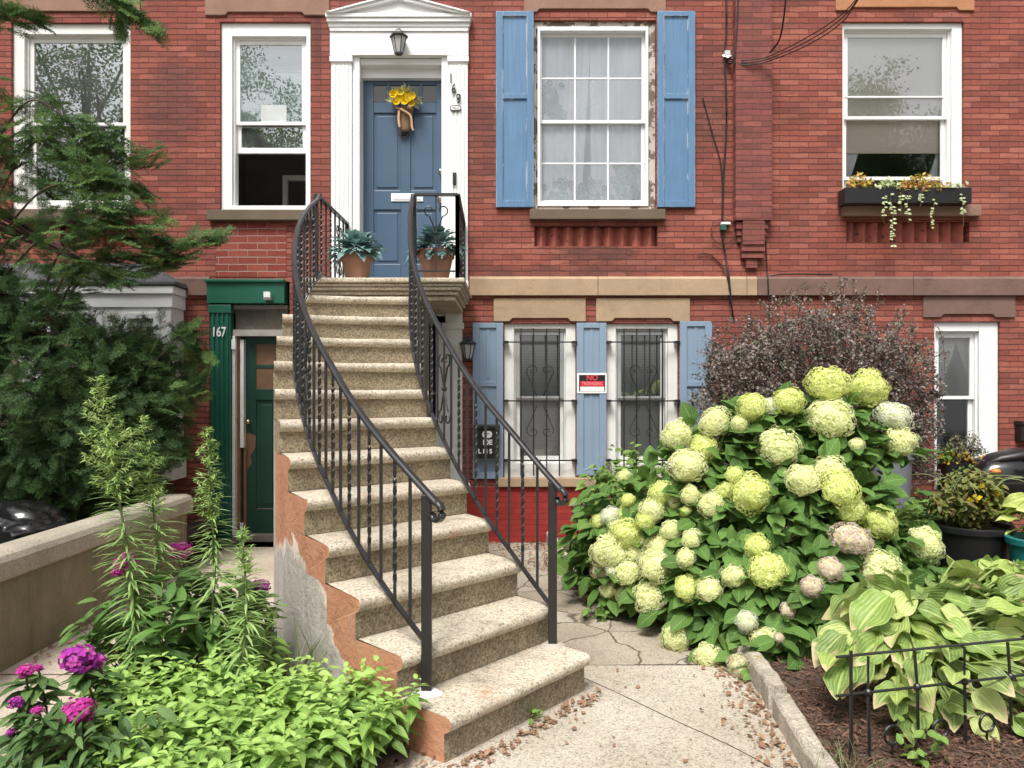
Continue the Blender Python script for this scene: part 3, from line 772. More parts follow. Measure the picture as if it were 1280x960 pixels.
def tied(x_edge, x_mid, zt, zb, tie, w):      # a curtain swept aside at the tie height
    def g(s, t):
        z = zb+(zt-zb)*t
        k = (zt-z)/(zt-tie) if z > tie else 1.0
        inner = x_mid+(x_edge+w-x_mid if x_mid > x_edge else x_edge-w-x_mid)*min(1, k)**1.4
        return x_edge+(inner-x_edge)*s
    return g
hang('curtain', 'white curtain tied back at left of the lower right window', 'curtain', 0, 1, fz(600), fz(412), .215, M_CURTAIN, 8, .015, None, tied(fx(1168,.21), fx(1197,.21), fz(412), fz(600), fz(475), .10))
hang('curtain', 'white curtain swept to the right of the lower right window', 'curtain', 0, 1, fz(600), fz(412), .225, M_CURTAIN, 9, .015, None, tied(fx(1232,.22), fx(1193,.22), fz(412), fz(600), fz(480), .14))
hang('curtain', 'white curtain tied back at left behind window box', 'curtain', 0, 1, fz(250), fz(150), .36, M_CURTAIN, 8, .012, None, tied(fx(1054,.21), fx(1080,.21), fz(150), fz(250), fz(215), .08)).location = (0, -.15, 0)
hang('curtain', 'white curtain flared at right behind window box', 'curtain', 0, 1, fz(250), fz(150), .365, M_CURTAIN, 9, .012, None, lambda s, t: fx(1186,.21)-(.14+.30*abs(t-.62))*(1-s)).location = (0, -.15, 0)
mb = MB(); mb.box(W4[0]+.02, W4[1]-.08, .192, .196, fz(185), fz(20)); tag(mb.build('roller_shade', M_SHADE), 'beige roller shade drawn halfway in upper right window', 'window shade')
for hh, lb in ((W5, 'venetian blind behind the grille nearest the stoop'), (W6, 'venetian blind behind the grille beside the purple shrub')):
    mb = MB(); z = hh[2]+.1
    while z < fz(415): mb.add([(hh[0]+.05,.235,z),(hh[1]-.05,.235,z),(hh[1]-.05,.250,z+.028),(hh[0]+.05,.250,z+.028)], [(0,1,2,3)]); z += .03
    tag(mb.build('venetian_blind', M_BLIND), lb, 'blind')
mb = MB(); mb.box(fx(326,.1), fx(358,.1), .1055, .107, fz(154,.1), fz(131,.1)); tag(mb.build('paper_notice', flat('dimmed_paper', (.50,.54,.53), .8, bmp=0)), 'white paper notice taped to the window with raised sash', 'notice')  # white sheet coloured grey to imitate dimming by the pane
# plants seen dimly inside the twelve pane window
def house_plant(x0, x1, zb, n, label, sz):
    base = ((x0+x1)/2, .27, zb)
    t = leaf_tpl(lambda v: .42*math.sin(PI*min(1, v*1.02))**.7, 4, 1, .1, .3)
    fo = Foliage(); k = n
    pp = np.stack([rng.uniform(x0, x1, k), rng.uniform(.19, .22, k), zb+.02+rng.random(k)**1.3*.35*sz], 1)
    fo.add(t, pp, np.stack([rng.normal(size=k), rng.normal(size=k)*.15, rng.normal(size=k)*.8+.3], 1), (0,-1,.2), rng.uniform(.07, .13, k)*sz)
    o = fo.build('house_plant', leafmat('dim_'+label[:9], [(.10,.16,.08), (.2,.28,.12)], trans=.2), None); tag(o, label, 'plant')
house_plant(fx(684), fx(715), fz(250), 26, 'house plant inside twelve pane window, lower left corner', .8)
house_plant(fx(720), fx(770), fz(250), 30, 'house plant inside twelve pane window, bottom middle', .7)
house_plant(fx(778), fx(802), fz(250), 26, 'house plant inside twelve pane window, lower right corner', 1.1)
house_plant(fx(678), fx(700), fz(143), 20, 'broad leaved plant hanging inside twelve pane window at left', 1.2)

# ------------------------------------------------------------------ things fixed to the walls
def lantern(name, label, c, s, up=True, mat=M_IRON):
    e = empty(name, c, label, 'wall lamp'); c = Vector(c)
    mb = MB(); mb.box(c.x-.035*s, c.x+.035*s, c.y-.01, c.y+.03, c.z-.02*s, c.z+.16*s); mb.tube([c+Vector((0,0,.12*s)), c+Vector((0,-.06*s,.17*s)), c+Vector((0,-.12*s,.12*s))], .01*s, 8); mb.build('bracket', mat, e)
    cc = c+Vector((0,-.12*s,0))
    mb = MB(); mb.lathe([(.125*s,.03*s), (.13*s,.045*s), (.11*s,.07*s), (.06*s,.10*s), (.055*s,.12*s), (.02*s,.15*s), (.012*s,.17*s)], cc, 6); mb.build('lamp_cap', mat, e)
    mb = MB(); mb.lathe([(.052*s,-.175*s), (.10*s,.03*s)], cc, 6); mb.build('lamp_glass', M_SCREEN, e)
    mb = MB()
    for k in range(6):
        a = 2*PI*k/6; mb.tube([cc+Vector((.053*s*math.cos(a), .053*s*math.sin(a), -.18*s)), cc+Vector((.105*s*math.cos(a), .105*s*math.sin(a), .035*s))], .006*s, 5)
    mb.lathe([(.05*s,-.20*s), (.06*s,-.19*s), (.058*s,-.172*s)], cc, 6); mb.build('lamp_frame', mat, e)
lantern('wall_lantern', 'dark grey lantern over the blue front door', (fx(501), -.06, fz(58)), .78)
lantern('wall_lantern', 'black lantern on brick beside the basement door', (fx(585.5), -.005, fz(434)), .72)

# mailboxes
e = empty('mailbox', (fx(609), -.05, fz(570)), 'black mailbox with white lettering on pale blue shutter', 'mailbox')
mb = MB(); mb.box(fx(594), fx(624), -.15, -.047, fz(571), fz(536)); mb.build('mailbox_body', M_BLACK, e, bevel=.008)
mb = MB(); mb.prism_xz([(fx(593), fz(536)+.002), (fx(625), fz(536)+.002), (fx(625), fz(530)), (fx(593), fz(530))], -.165, -.047); mb.build('mailbox_lid', M_BLACK, e, bevel=.01)
mb = MB(); mb.prism_xz(stadium(fx(609.5), fz(542), .105, .075), -.1525, -.15); lb = mb.build('mail_badge', M_PAPER, e)
text_mesh('MAIL', .034, (fx(609.5), -.1535, fz(541.5)), M_BLACK, 'mail_lettering', lb, .0006)
text_mesh('10E', .075, (fx(609.5), -.1515, fz(552)), M_PAPER, 'mail_lettering', e, .001, bold=.002)
text_mesh('L M S', .065, (fx(607), -.1515, fz(563)), M_PAPER, 'mail_lettering', e, .001, bold=.002)
e = empty('mailbox', (fx(1276), -.01, fz(550)), 'plain black mailbox on red brick at the right edge', 'mailbox')
mb = MB(); mb.box(fx(1268), fx(1305), -.12, -.002, fz(551), fz(531)); mb.build('mailbox_body', M_BLACK, e, bevel=.008)
mb = MB(); mb.box(fx(1267), fx(1306), -.135, -.002, fz(531)+.002, fz(526)); mb.build('mailbox_lid', M_BLACK, e, bevel=.008)

# warning sign on the middle shutter
e = empty('warning_sign', (fx(739), -.05, fz(491)), 'small black, red and white NO TRESPASSING sign on blue shutter', 'sign')
mb = MB(); mb.box(fx(721), fx(757.5), -.052, -.047, fz(491.5), fz(466.5)); mb.build('sign_board', flat('sign_white', (.85,.86,.86), .4, var=.02, bmp=0), e)
sb = MB(); sb.box(fx(723.2), fx(755.8), -.0535, -.0518, fz(489.2), fz(468.8)); sb.build('sign_panel', flat('sign_black', (.012,.012,.012), .4, bmp=0), e)
M_SRED = flat('sign_red', (.55,.012,.03), .4, var=.04, bmp=0)
mb = MB(); mb.box(fx(724.8), fx(754.6), -.0548, -.0533, fz(483.2), fz(476.4)); mb.build('sign_stripe', M_SRED, e)
mb = MB(); mb.box(fx(724.6), fx(754.6), -.0552, -.0533, fz(489), fz(483.4)); mb.build('sign_blank', M_PAPER, e)
text_mesh('NO', .078, (fx(739.5), -.0548, fz(472.4)), flat('sign_light_red', (.75,.05,.08), .4, bmp=0), 'sign_lettering', e, .0006, bold=.002)
text_mesh('TRESPASSING', .052, (fx(739.6), -.0558, fz(479.8)), flat('sign_pink', (.85,.28,.32), .4, bmp=0), 'sign_lettering', e, .0006, sx=.72, bold=.0005)

# cables on the front wall
def cable(name, label, pts, r, mat=M_BLACK, n=10):
    mb = MB(); mb.tube(catmull(pts, n), r, 6); o = mb.build(name, mat, None, smooth=True); return tag(o, label, 'cable', None)
W = lambda px, py, y=-.02: (fx(px, y), y, fz(py, y))
cable('cable', 'main black cable running down brick from clamp to band', [W(907,-60), W(908,30), W(906,70), W(908,150), W(904,230), W(903,290), W(907,320), W(911,345,-.07), W(914,378,-.07), W(917,400)], .010)
cable('cable', 'thin cable hugging the brick pier beside main cable', [W(924,-40,-.13), W(921,40,-.13), W(917,75,-.13), W(911,80)], .007)
cable('cable', 'slack thin cable bowing left of the main cable', [W(878,120), W(890,165), W(901,205), W(903,250)], .006)
cable('cable', 'short cable curling onto the tan band', [W(872,318), W(886,318), W(902,332), W(910,350,-.07), W(912,380)], .006)
cable('cable', 'black cable dropping from pier foot across the band', [W(957,300), W(959,340), W(960,352,-.07), W(961,400)], .007)
cable('cable', 'thin cable lying along top of brown band', [W(962,345), W(975,343,-.035), W(1000,342.5,-.035), W(1040,343,-.035)], .008)
for k, (lb, a, b) in enumerate((('uppermost of the overhead wires slung to the pier', 1090, 60), ('middle one of overhead wires slung to the pier', 1082, 64), ('lowest of the overhead wires slung to the pier', 1074, 68))):
    cable('overhead_wire', lb, [W(910, 74+k*2, -.06), W(935, 75+k*3, -.14), W(962, 70+k*3, -.2), P(1010, 46+k*5, 7.8), P(1052, 18+k*5, 7.3), P(1085-k*2, -18+k*3, 6.9), P(1180-k*8, -120, 5.6)], .0055)
cable('overhead_wire', 'single wire rising steeply from pier hook', [W(962, 66, -.14), W(974, 50, -.3), W(980, 20, -.6), P(985, -30, 7)], .009)
mb = MB(); mb.box(fx(904), fx(911), -.06, -.002, fz(73), fz(66)); mb.tube([W(904,70,-.03), W(911,72,-.06), W(915,70,-.1)], .015, 8); tag(mb.build('cable_clamp', M_SILVER), 'silver clamp holding the cables to brick', 'clamp')
e = empty('cable_splitter', W(903,284), 'small green and white splitter box on the main cable', 'splitter')
mb = MB(); mb.box(fx(899), fx(906), -.06, -.012, fz(289), fz(282)); mb.build('splitter_box', M_GREEN, e, bevel=.004)
mb = MB(); mb.box(fx(900), fx(911), -.065, -.012, fz(282)+.002, fz(279)); mb.build('splitter_cap', M_PAPER, e)
mb = MB(); mb.tube([(fx(903)+.12*math.cos(a)*1.1, -.03, fz(290)+.14*math.sin(a)) for a in [2*PI*k/30 for k in range(30)]], .004, 5, up=(0,1,0)); mb.build('cable_loop', M_BLACK, e)
# ------------------------------------------------------------------ curved stoop
RIS = .205
def _rust(nt, co, col):
    n = noise_(nt, co, 2.3, 7, .65)
    f = ramp(nt, n, [(.60, 0), (.70, .6)])
    col = mix(nt, f, col, (.40, .17, .06))
    d = noise_(nt, co, 3.1, 8, .7)
    return mix(nt, ramp(nt, d, [(.52, 0), (.70, .55)]), col, (.13, .11, .075))
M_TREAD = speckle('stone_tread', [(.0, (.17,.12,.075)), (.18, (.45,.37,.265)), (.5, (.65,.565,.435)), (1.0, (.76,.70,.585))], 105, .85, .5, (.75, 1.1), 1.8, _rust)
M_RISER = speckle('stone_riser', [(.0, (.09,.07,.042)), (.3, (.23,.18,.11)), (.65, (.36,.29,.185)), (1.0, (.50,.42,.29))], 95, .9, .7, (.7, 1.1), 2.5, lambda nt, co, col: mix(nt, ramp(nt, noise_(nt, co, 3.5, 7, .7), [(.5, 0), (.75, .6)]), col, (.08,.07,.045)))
def stucco():
    m, nt, b, out = newmat('orange_stucco'); co = objco(nt)
    uv = nd(nt, 'UVMap'); s = nd(nt, 'SeparateXYZ', {0: uv.outputs[0]})      # u along the flight, v depth under the steps
    n = noise_(nt, co, 3.2, 6, .6, .3); n2 = noise_(nt, co, 22, 5, .65)
    org = ramp(nt, noise_(nt, co, 6, 7, .65), [(.3, (.38,.18,.105)), (.5, (.47,.225,.13)), (.75, (.40,.26,.185))])
    org = mix(nt, ramp(nt, n2, [(.55, 0), (.75, .4)]), org, (.30,.22,.15))
    gry = ramp(nt, noise_(nt, objco(nt, (1,1,.35)), 7, 6, .65), [(.3, (.33,.305,.27)), (.7, (.55,.52,.47))])
    # bare cement patch: a lens low on the flank between the third and seventh step
    cu = math_(nt, 'ABSOLUTE', math_(nt, 'SUBTRACT', s.outputs[0], .215))
    edge = math_(nt, 'ADD', math_(nt, 'MULTIPLY', math_(nt, 'POWER', cu, 1.8), 8.0), math_(nt, 'MULTIPLY', math_(nt, 'SUBTRACT', n, .5), .62))
    d = math_(nt, 'SUBTRACT', math_(nt, 'MULTIPLY_ADD', s.outputs[1], 1.0, -.13), edge)
    f = ramp(nt, math_(nt, 'ADD', math_(nt, 'ADD', d, .5), math_(nt, 'MULTIPLY', math_(nt, 'SUBTRACT', n2, .5), .12)), [(.475, 0), (.53, 1)])
    rim = ramp(nt, math_(nt, 'ADD', d, .5), [(.47, 0), (.50, .7), (.56, 0)])
    e2 = ramp(nt, s.outputs[0], [(.47, 0), (.485, 1)])      # bare cement further up the flight
    col = mix(nt, math_(nt, 'MAXIMUM', f, e2), org, gry)
    col = mix(nt, rim, col, (.62,.55,.48))
    nt.links.new(col, b.inputs['Base Color']); b.inputs['Roughness'].default_value = .9
    b.inputs['Specular IOR Level'].default_value = .2
    bump(nt, b, math_(nt, 'ADD', math_(nt, 'ADD', n2, math_(nt, 'MULTIPLY', f, -.5)), noise_(nt, co, 5, 4)), .6, .02)
    return m
M_STUCCO = stucco()

# edge points of each nosing in plan: x, distance from the camera
LE = {1:(-.286,3.378),2:(-.522,3.565),3:(-.757,3.79),4:(-.97,4.06),5:(-1.149,4.32),6:(-1.329,4.62),7:(-1.485,4.95),8:(-1.614,5.27),9:(-1.72,5.6),10:(-1.806,5.95),11:(-1.864,6.30),12:(-1.885,6.69),13:(-1.89,7.1)}
RE = {1:(.402,4.21),2:(.22,4.42),3:(.042,4.62),4:(-.137,4.86),5:(-.29,5.12),6:(-.42,5.36),7:(-.54,5.6),8:(-.64,5.85),9:(-.72,6.1),10:(-.78,6.35),11:(-.82,6.6),12:(-.85,6.85),13:(-.86,7.1)}
Lp = [Vector((LE[k][0], LE[k][1]-DW, 0)) for k in range(1, 14)]; Rp = [Vector((RE[k][0], RE[k][1]-DW, 0)) for k in range(1, 14)]
def cr(pts, t):
    t = max(0, min(len(pts)-1.0001, t)); i = int(t); u = t-i
    p0, p1, p2, p3 = pts[max(i-1,0)], pts[i], pts[i+1], pts[min(i+2,len(pts)-1)]
    return .5*((2*p1)+(p2-p0)*u+(2*p0-5*p1+4*p2-p3)*u*u+(3*p1-p0-3*p2+p3)*u**3)
def at(k, u):
    a, b = cr(Lp, k-1), cr(Rp, k-1); return a+(b-a)*u
stoop = empty('stoop', (-.75, -3.6, 0), 'curved stone stoop of thirteen steps with orange stucco flank', 'steps')
NS = 26
for k in range(1, 13):
    L, R = Lp[k-1], Rp[k-1]; L2, R2 = Lp[k], Rp[k]
    t = (R-L).normalized(); nf = Vector((t.y, -t.x, 0))            # outward, down the flight
    z = RIS*k; zb = RIS*(k-1) if k > 1 else -.06
    prof = [(-.012, zb), (-.012, z-.078), (.004, z-.07), (.020, z-.058), (.028, z-.038), (.026, z-.02), (.016, z-.006), (-.004, z)]
    v = []; f = []; mi = []; n = len(prof)+1
    for i in range(NS+1):
        s = i/NS
        q = L+(R-L)*s; bk = L2+(R2-L2)*(.012+.976*s); d = bk-q; bk = q+d*1.1
        for j, (o, zz) in enumerate(prof):
            p = q+nf*o; p.z = zz
            w = noise.noise(Vector((p.x*6, p.y*6, k*3.1)))*.004+noise.noise(Vector((p.x*22, p.y*22, k*1.7+zz)))*.0022
            wear = -.006*math.exp(-((s-.5)/.3)**2) if j >= 5 else 0
            v.append((p.x+nf.x*w, p.y+nf.y*w, zz+(w*.6+wear if j >= 5 else 0)))
        v.append((bk.x, bk.y, z-.003))
    for i in range(NS):
        for j in range(n-1):
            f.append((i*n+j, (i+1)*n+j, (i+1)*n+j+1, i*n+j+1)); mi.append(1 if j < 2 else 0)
    # end caps (the left ones are stuccoed on the lower flight)
    b0 = len(v)
    for i, base, inn in ((0, L, .0), (NS, R, .0)):
        q2 = (L2 if i == 0 else R2)
        c = [v[i*n+j] for j in range(n-1)]+[(q2.x, q2.y, z-.002), (q2.x, q2.y, zb)]
        b = len(v); v.extend(c); f.append(tuple(range(b, b+len(c)))); mi.append(2 if i == 0 and k <= 6 else 1)
    mb = MB(); mb.v = v; mb.f = [list(x) for x in f]; mb.m = mi
    mb.uv = {ii: [((k-1)/12, -.1)]*len(x) for ii, x in enumerate(f) if mi[ii] == 2}
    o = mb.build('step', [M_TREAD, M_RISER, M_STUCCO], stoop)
    sm = [len(p.vertices) == 4 for p in o.data.polygons]; o.data.polygons.foreach_set('use_smooth', sm)
    md = o.modifiers.new('edge', 'EDGE_SPLIT'); md.split_angle = math.radians(50)
# flanks under the steps
def flank(pts, name, mats, inset):
    mb = MB()
    for k in range(2, 14):
        a, b = pts[k-1], (pts[k] if k < 13 else pts[12]+Vector((0,.95,0)))
        zt = RIS*(k-1) if k < 13 else 2.47
        m = 14
        for i in range(6):
            for j in range(m):
                def q(ii, jj):
                    p = a+(b-a)*(ii/6); z = -.08+(zt+.08)*(jj/m); return (p.x, p.y, z)
                u0, u1 = (k-2+i/6)/12, (k-2+(i+1)/6)/12
                dd = lambda uu, jj: (uu, RIS*(uu*12+1)-(-.08+(zt+.08)*(jj/m)))
                mb.quad(q(i,j), q(i+1,j), q(i+1,j+1), q(i,j+1), 0, [dd(u0,j), dd(u1,j), dd(u1,j+1), dd(u0,j+1)])
    return mb.build(name, mats, stoop)
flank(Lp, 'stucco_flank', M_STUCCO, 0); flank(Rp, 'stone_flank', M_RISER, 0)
# landing with a moulded edge
mb = MB(); x0, x1, yf = -1.95, -.43, Lp[12].y
steps_ = [(0.0, LZ-.0, LZ-.045), (-.03, LZ-.048, LZ-.075), (-.05, LZ-.078, LZ-.11), (-.085, LZ-.113, LZ-.15), (-.12, LZ-.153, LZ-.20)]
for o, zt, zb in steps_: mb.box(x0-o, x1+o*.8, yf-.025-o, -.06 if o == 0 else -.058, zb, zt)
mb.build('landing', [M_TREAD], stoop, bevel=.014)
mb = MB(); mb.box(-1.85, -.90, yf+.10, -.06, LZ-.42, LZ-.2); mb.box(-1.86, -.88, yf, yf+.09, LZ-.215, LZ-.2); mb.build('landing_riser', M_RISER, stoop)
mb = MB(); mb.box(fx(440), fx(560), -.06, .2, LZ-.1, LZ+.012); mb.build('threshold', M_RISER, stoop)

# ------------------------------------------------------------------ iron railings
def bal_path(u, k, h): p = at(k, u); return Vector((p.x, p.y, RIS*min(k, 13)+h))
def twisted(mb, p, z0, z1, w=.0155, tw=True):
    n = 26 if tw else 1
    path = [(p.x, p.y, z0+(z1-z0)*i/n) for i in range(n+1)]
    if not tw: mb.sweep(path, SQ(w, w), up=(0,1,0)); return
    v = []; f = []
    for i, q in enumerate(path):
        t = i/n; a = 0 if t < .12 or t > .88 else (t-.12)/.76*PI*5
        for c in range(4):
            an = a+PI/4+c*PI/2; v.append((q[0]+w*.707*math.cos(an), q[1]+w*.707*math.sin(an), q[2]))
    for i in range(n):
        for c in range(4): f.append((i*4+c, i*4+(c+1) % 4, (i+1)*4+(c+1) % 4, (i+1)*4+c))
    mb.add(v, f)
def scroll_panel(mb, p, axis, z0, z1, s=1.0):
    """pairs of S curls between two bars"""
    ax = axis.normalized(); zc = (z0+z1)/2
    for sg in (-1, 1):
        for up in (-1, 1):
            pts = [p+Vector((0,0,zc-p.z))]
            for k in range(20):
                t = k/19; ang = -PI/2+t*1.75*PI; r = .042*s*(1-.62*t)
                pts.append(p+ax*sg*(.048*s-.002-r*math.cos(ang+PI)*.0+r*math.cos(ang)*1.0-.042*s*.0)*1.0+Vector((0,0,zc-p.z+up*(.16*s+r*math.sin(ang)))))
            mb.tube(catmull(pts[:2], 3)[:-1]+pts[1:], .0065, 5, up=(ax.y, -ax.x, .01))
    mb.ball((p.x, p.y, zc), .02, 0, 8, 6)
def railing(u, k0, label, mid, landing):
    p0 = at(k0, u); e = empty('stair_railing', (p0.x, p0.y, RIS), label, 'railing')
    HT = .76; HB = .045
    ks = [k0+(13-k0)*i/70 for i in range(71)]
    top = [bal_path(u, k, HT) for k in ks]; bot = [bal_path(u, k, HB) for k in ks]
    # curl at the foot
    d = (top[0]-top[2]); d.normalize()
    curl = [top[0]+d*t for t in (.04, .08)]; c0 = curl[-1]; dh = Vector((d.x, d.y, 0)).normalized()
    cen = c0+Vector((0,0,-.047))
    for i in range(1, 13):
        a = PI/2-i*.40; r = .047*(1-.035*i); curl.append(cen+dh*r*math.cos(a)+Vector((0,0,r*math.sin(a))))
    top = curl[::-1]+top
    mb = MB(); mb.sweep(top, [(-.021,-.006),(-.016,-.012),(.016,-.012),(.021,-.006),(.019,.007),(.010,.013),(-.010,.013),(-.019,.007)])
    for seg in landing:
        mb.sweep([seg[0]+Vector((0,0,HT)), seg[1]+Vector((0,0,HT))], [(-.024,-.012),(.024,-.012),(.024,.012),(-.024,.012)])
    hr = mb.build('handrail', M_IRON_T, e, smooth=False)
    hr.modifiers.new('bevel', 'BEVEL').width = .003
    mb = MB(); mb.sweep(bot, SQ(.026, .012))
    for seg in landing: mb.sweep([seg[0]+Vector((0,0,.06)), seg[1]+Vector((0,0,.06))], SQ(.026, .012))
    mb.build('bottom_rail', M_IRON_T, e)
    # newel at the foot, in a blob of white grout
    mb = MB(); mb.box(p0.x-.024, p0.x+.024, p0.y-.024, p0.y+.024, RIS-.01, RIS*k0+HT-.01); mb.build('newel_post', M_IRON, e, bevel=.004)
    mb = MB(); seg = 18; v = [(p0.x, p0.y, RIS+.016)]
    for r, z in ((.045, .014), (.075, -.006)):
        for i in range(seg):
            a = 2*PI*i/seg; rr = r*(1+.28*noise.noise(Vector((math.cos(a)*1.4, math.sin(a)*1.4, p0.x*9)))); v.append((p0.x+rr*math.cos(a), p0.y+rr*math.sin(a), RIS+z))
    f = [(0, 1+i, 1+(i+1) % seg) for i in range(seg)]+[(1+i, 1+seg+i, 1+seg+(i+1) % seg, 1+(i+1) % seg) for i in range(seg)]
    mb.add(v, f); mb.build('post_grout', M_WHITE_OLD if u < .5 else flat('dull_grout', (.40,.36,.30), .85, bmp=.2), e, smooth=True)
    # balusters along the flight, evenly spaced on the plan curve
    ks2 = np.linspace(k0, 13, 400); pl = [at(k, u) for k in ks2]
    s = np.concatenate([[0], np.cumsum([(pl[i+1]-pl[i]).length for i in range(399)])])
    nb = int(s[-1]/.118)
    for i in range(1, nb):
        k = float(np.interp(s[-1]*i/nb, s, ks2)); p = at(k, u)
        if i == mid:
            mb = MB(); twisted(mb, p, RIS*k+HB, RIS*k+HT-.012, .013, False)
            q = at(k+.1, u); scroll_panel(mb, Vector((p.x, p.y, RIS*k)), q-p, RIS*k+HB, RIS*k+HT, 1.25); mb.build('scroll_panel', M_IRON, e)
        else:
            mb = MB(); twisted(mb, p, RIS*k+HB, RIS*k+HT-.012, tw=i % 2 == 0); mb.build('baluster', M_IRON, e)
    # landing sides
    for a, b, n, sc in [(g[0], g[1], g[2], g[3]) for g in landing]:
        for i in range(n+1):
            p = a+(b-a)*(i/n); mb = MB()
            if i in (0, n): mb.box(p.x-.018, p.x+.018, p.y-.018, p.y+.018, LZ, LZ+HT-.01); mb.build('corner_post', M_IRON, e); continue
            if i == sc:
                twisted(mb, p, LZ+.06, LZ+HT-.012, .012, False); scroll_panel(mb, Vector((p.x, p.y, LZ)), b-a, LZ+.06, LZ+HT, 1.3); mb.build('scroll_panel', M_IRON, e)
            else: twisted(mb, p, LZ+.06, LZ+HT-.012, tw=i % 2 == 1); mb.build('baluster', M_IRON, e)
    return e
pL = at(13, .095); pR = at(13, .97)
railing(.13, 1.9, 'black curving stair railing on the orange stucco side, left of steps', 13,
        [(Vector((pL.x, pL.y, LZ)), Vector((pL.x+.02, -.06, LZ)), 7, 5)])
railing(.955, 1.8, 'black curving stair railing on the side of the barred windows, right of steps', 10,
        [(Vector((pR.x, pR.y, LZ)), Vector((-.50, pR.y, LZ)), 2, 1), (Vector((-.50, pR.y, LZ)), Vector((-.52, -.06, LZ)), 6, 3)])

# ------------------------------------------------------------------ ground, paths, kerb, wall
def pathmat(name, base, crack=None, scale=120, joint=None):
    m, nt, b, out = newmat(name); co = objco(nt)
    v = nd(nt, 'TexVoronoi', {'Vector': co, 'Scale': scale})
    g = nd(nt, 'SeparateColor', {0: v.outputs['Color']}).outputs[0]
    st = [(.0, tuple(x*.52 for x in base)), (.16, tuple(x*.80 for x in base)), (.5, base), (1., tuple(min(.9, x*1.2) for x in base))]
    col = ramp(nt, g, st)
    n = noise_(nt, co, 1.3, 7, .62); col = mix(nt, 1.0, col, ramp(nt, n, [(.3, (.72,.70,.66)), (.65, (1,1,1))]), 'MULTIPLY')
    # dirt and rusty leaf stains
    n2 = noise_(nt, co, 2.6, 8, .7); col = mix(nt, ramp(nt, n2, [(.60, 0), (.74, .65)]), col, (.20,.12,.075))
    hgt = math_(nt, 'MULTIPLY', v.outputs['Distance'], .5)
    if crack:
        wob = nd(nt, 'TexNoise', {'Vector': co, 'Scale': 2.2, 'Detail': 5}).outputs['Color']
        vm = nd(nt, 'VectorMath', {0: co, 1: nd(nt, 'VectorMath', {0: wob, 1: (.4,.4,.0)}, operation='MULTIPLY').outputs[0]}, operation='ADD').outputs[0]
        e = nd(nt, 'TexVoronoi', {'Vector': vm, 'Scale': crack}, feature='DISTANCE_TO_EDGE').outputs['Distance']
        f = ramp(nt, e, [(.0, .9), (.009, .75), (.02, 0)])
        tone = nd(nt, 'SeparateColor', {0: nd(nt, 'TexVoronoi', {'Vector': vm, 'Scale': crack}).outputs['Color']}).outputs[0]
        col = mix(nt, 1.0, col, ramp(nt, tone, [(0, (.8,.78,.74)), (1, (1,1,1))]), 'MULTIPLY')
        col = mix(nt, f, col, (.07,.055,.035)); hgt = math_(nt, 'SUBTRACT', hgt, math_(nt, 'MULTIPLY', f, 2.0))
    nt.links.new(col, b.inputs['Base Color']); b.inputs['Roughness'].default_value = .9
    b.inputs['Specular IOR Level'].default_value = .25
    bump(nt, b, hgt, .45, .006)
    return m
M_PATH = pathmat('exposed_aggregate', (.48,.43,.36), None, 120)
M_CRACK = pathmat('cracked_concrete', (.46,.41,.34), 2.1, 160)
M_SIDE = pathmat('smooth_concrete', (.50,.425,.35), None, 190)
M_EARTH = flat('earth', (.075,.05,.036), .95, var=.4, scale=7, bmp=.6)
M_MULCH = leafmat('mulch_chip', [(.045,.022,.016), (.075,.034,.023), (.105,.05,.033), (.17,.095,.066)], vein=0, trans=0, rough=.9)
M_LITTER = leafmat('dry_leaf', [(.15,.075,.045), (.23,.12,.07), (.12,.065,.042), (.32,.20,.12)], vein=.2, nvein=5, trans=.15, rough=.8)
M_ASPH = flat('asphalt', (.05,.05,.052), .9, var=.2, scale=2, bmp=.4)
def sheet(name, pts, z, mat, res=None):
    mb = MB(); mb.add([(x, y, z) for x, y in pts], [tuple(range(len(pts)))]); return tag(mb.build(name, mat, None), kind='structure')
sheet('ground', [(-150,-150), (150,-150), (150,150), (-150,150)], -.13, M_ASPH)
sheet('sidewalk', [(-40,-13.5), (40,-13.5), (40,-6.0), (-40,-6.0)], -.008, M_SIDE)
sheet('yard_soil', [(-12,-6.0), (12,-6.0), (12,.02), (-12,.02)], -.012, M_EARTH)
D = lambda d: d-DW
KP = [(1.19,2.6), (1.235,3.3), (1.30,3.95), (1.325,4.42), (1.26,4.9), (1.09,5.4), (.76,6.07), (.55,6.55), (.42,7.3), (.36,8.36)]
kp = catmull([Vector((x, D(d), 0)) for x, d in KP], 8)
kpn = [p for p in kp if p.y < D(4.62)]; kpf = [p for p in kp if p.y >= D(4.55)]
sheet('front_path', [(-1.2,D(2.2)), (kp[0].x+.05,D(2.2))]+[(p.x+.05, p.y) for p in kpn]+[(.30, D(4.60)), (-.5,D(4.2)), (-.5,D(3.4)), (-.9,D(3.2))], 0.0, M_PATH)
sheet('cracked_path', [(.30, D(4.615)), (kpn[-1].x+.06, D(4.63))]+[(p.x+.05, p.y) for p in kpf]+[(-.8,-.02), (-.8,D(5.0)), (-.4,D(4.6))], -.004, M_CRACK)
sheet('side_path', [(-2.97,D(2.2)), (-1.9,D(2.2)), (-1.75,D(3.0)), (-1.9,D(4.3)), (-1.75,D(5.2)), (-1.6,D(5.4)), (-1.6,-.02), (-2.97,-.02)], 0.0, M_SIDE)
mb = MB(); mb.box(-2.97, -1.8, D(4.44), D(4.452), .0015, .002); tag(mb.build('path_joint', M_EARTH), kind='structure')
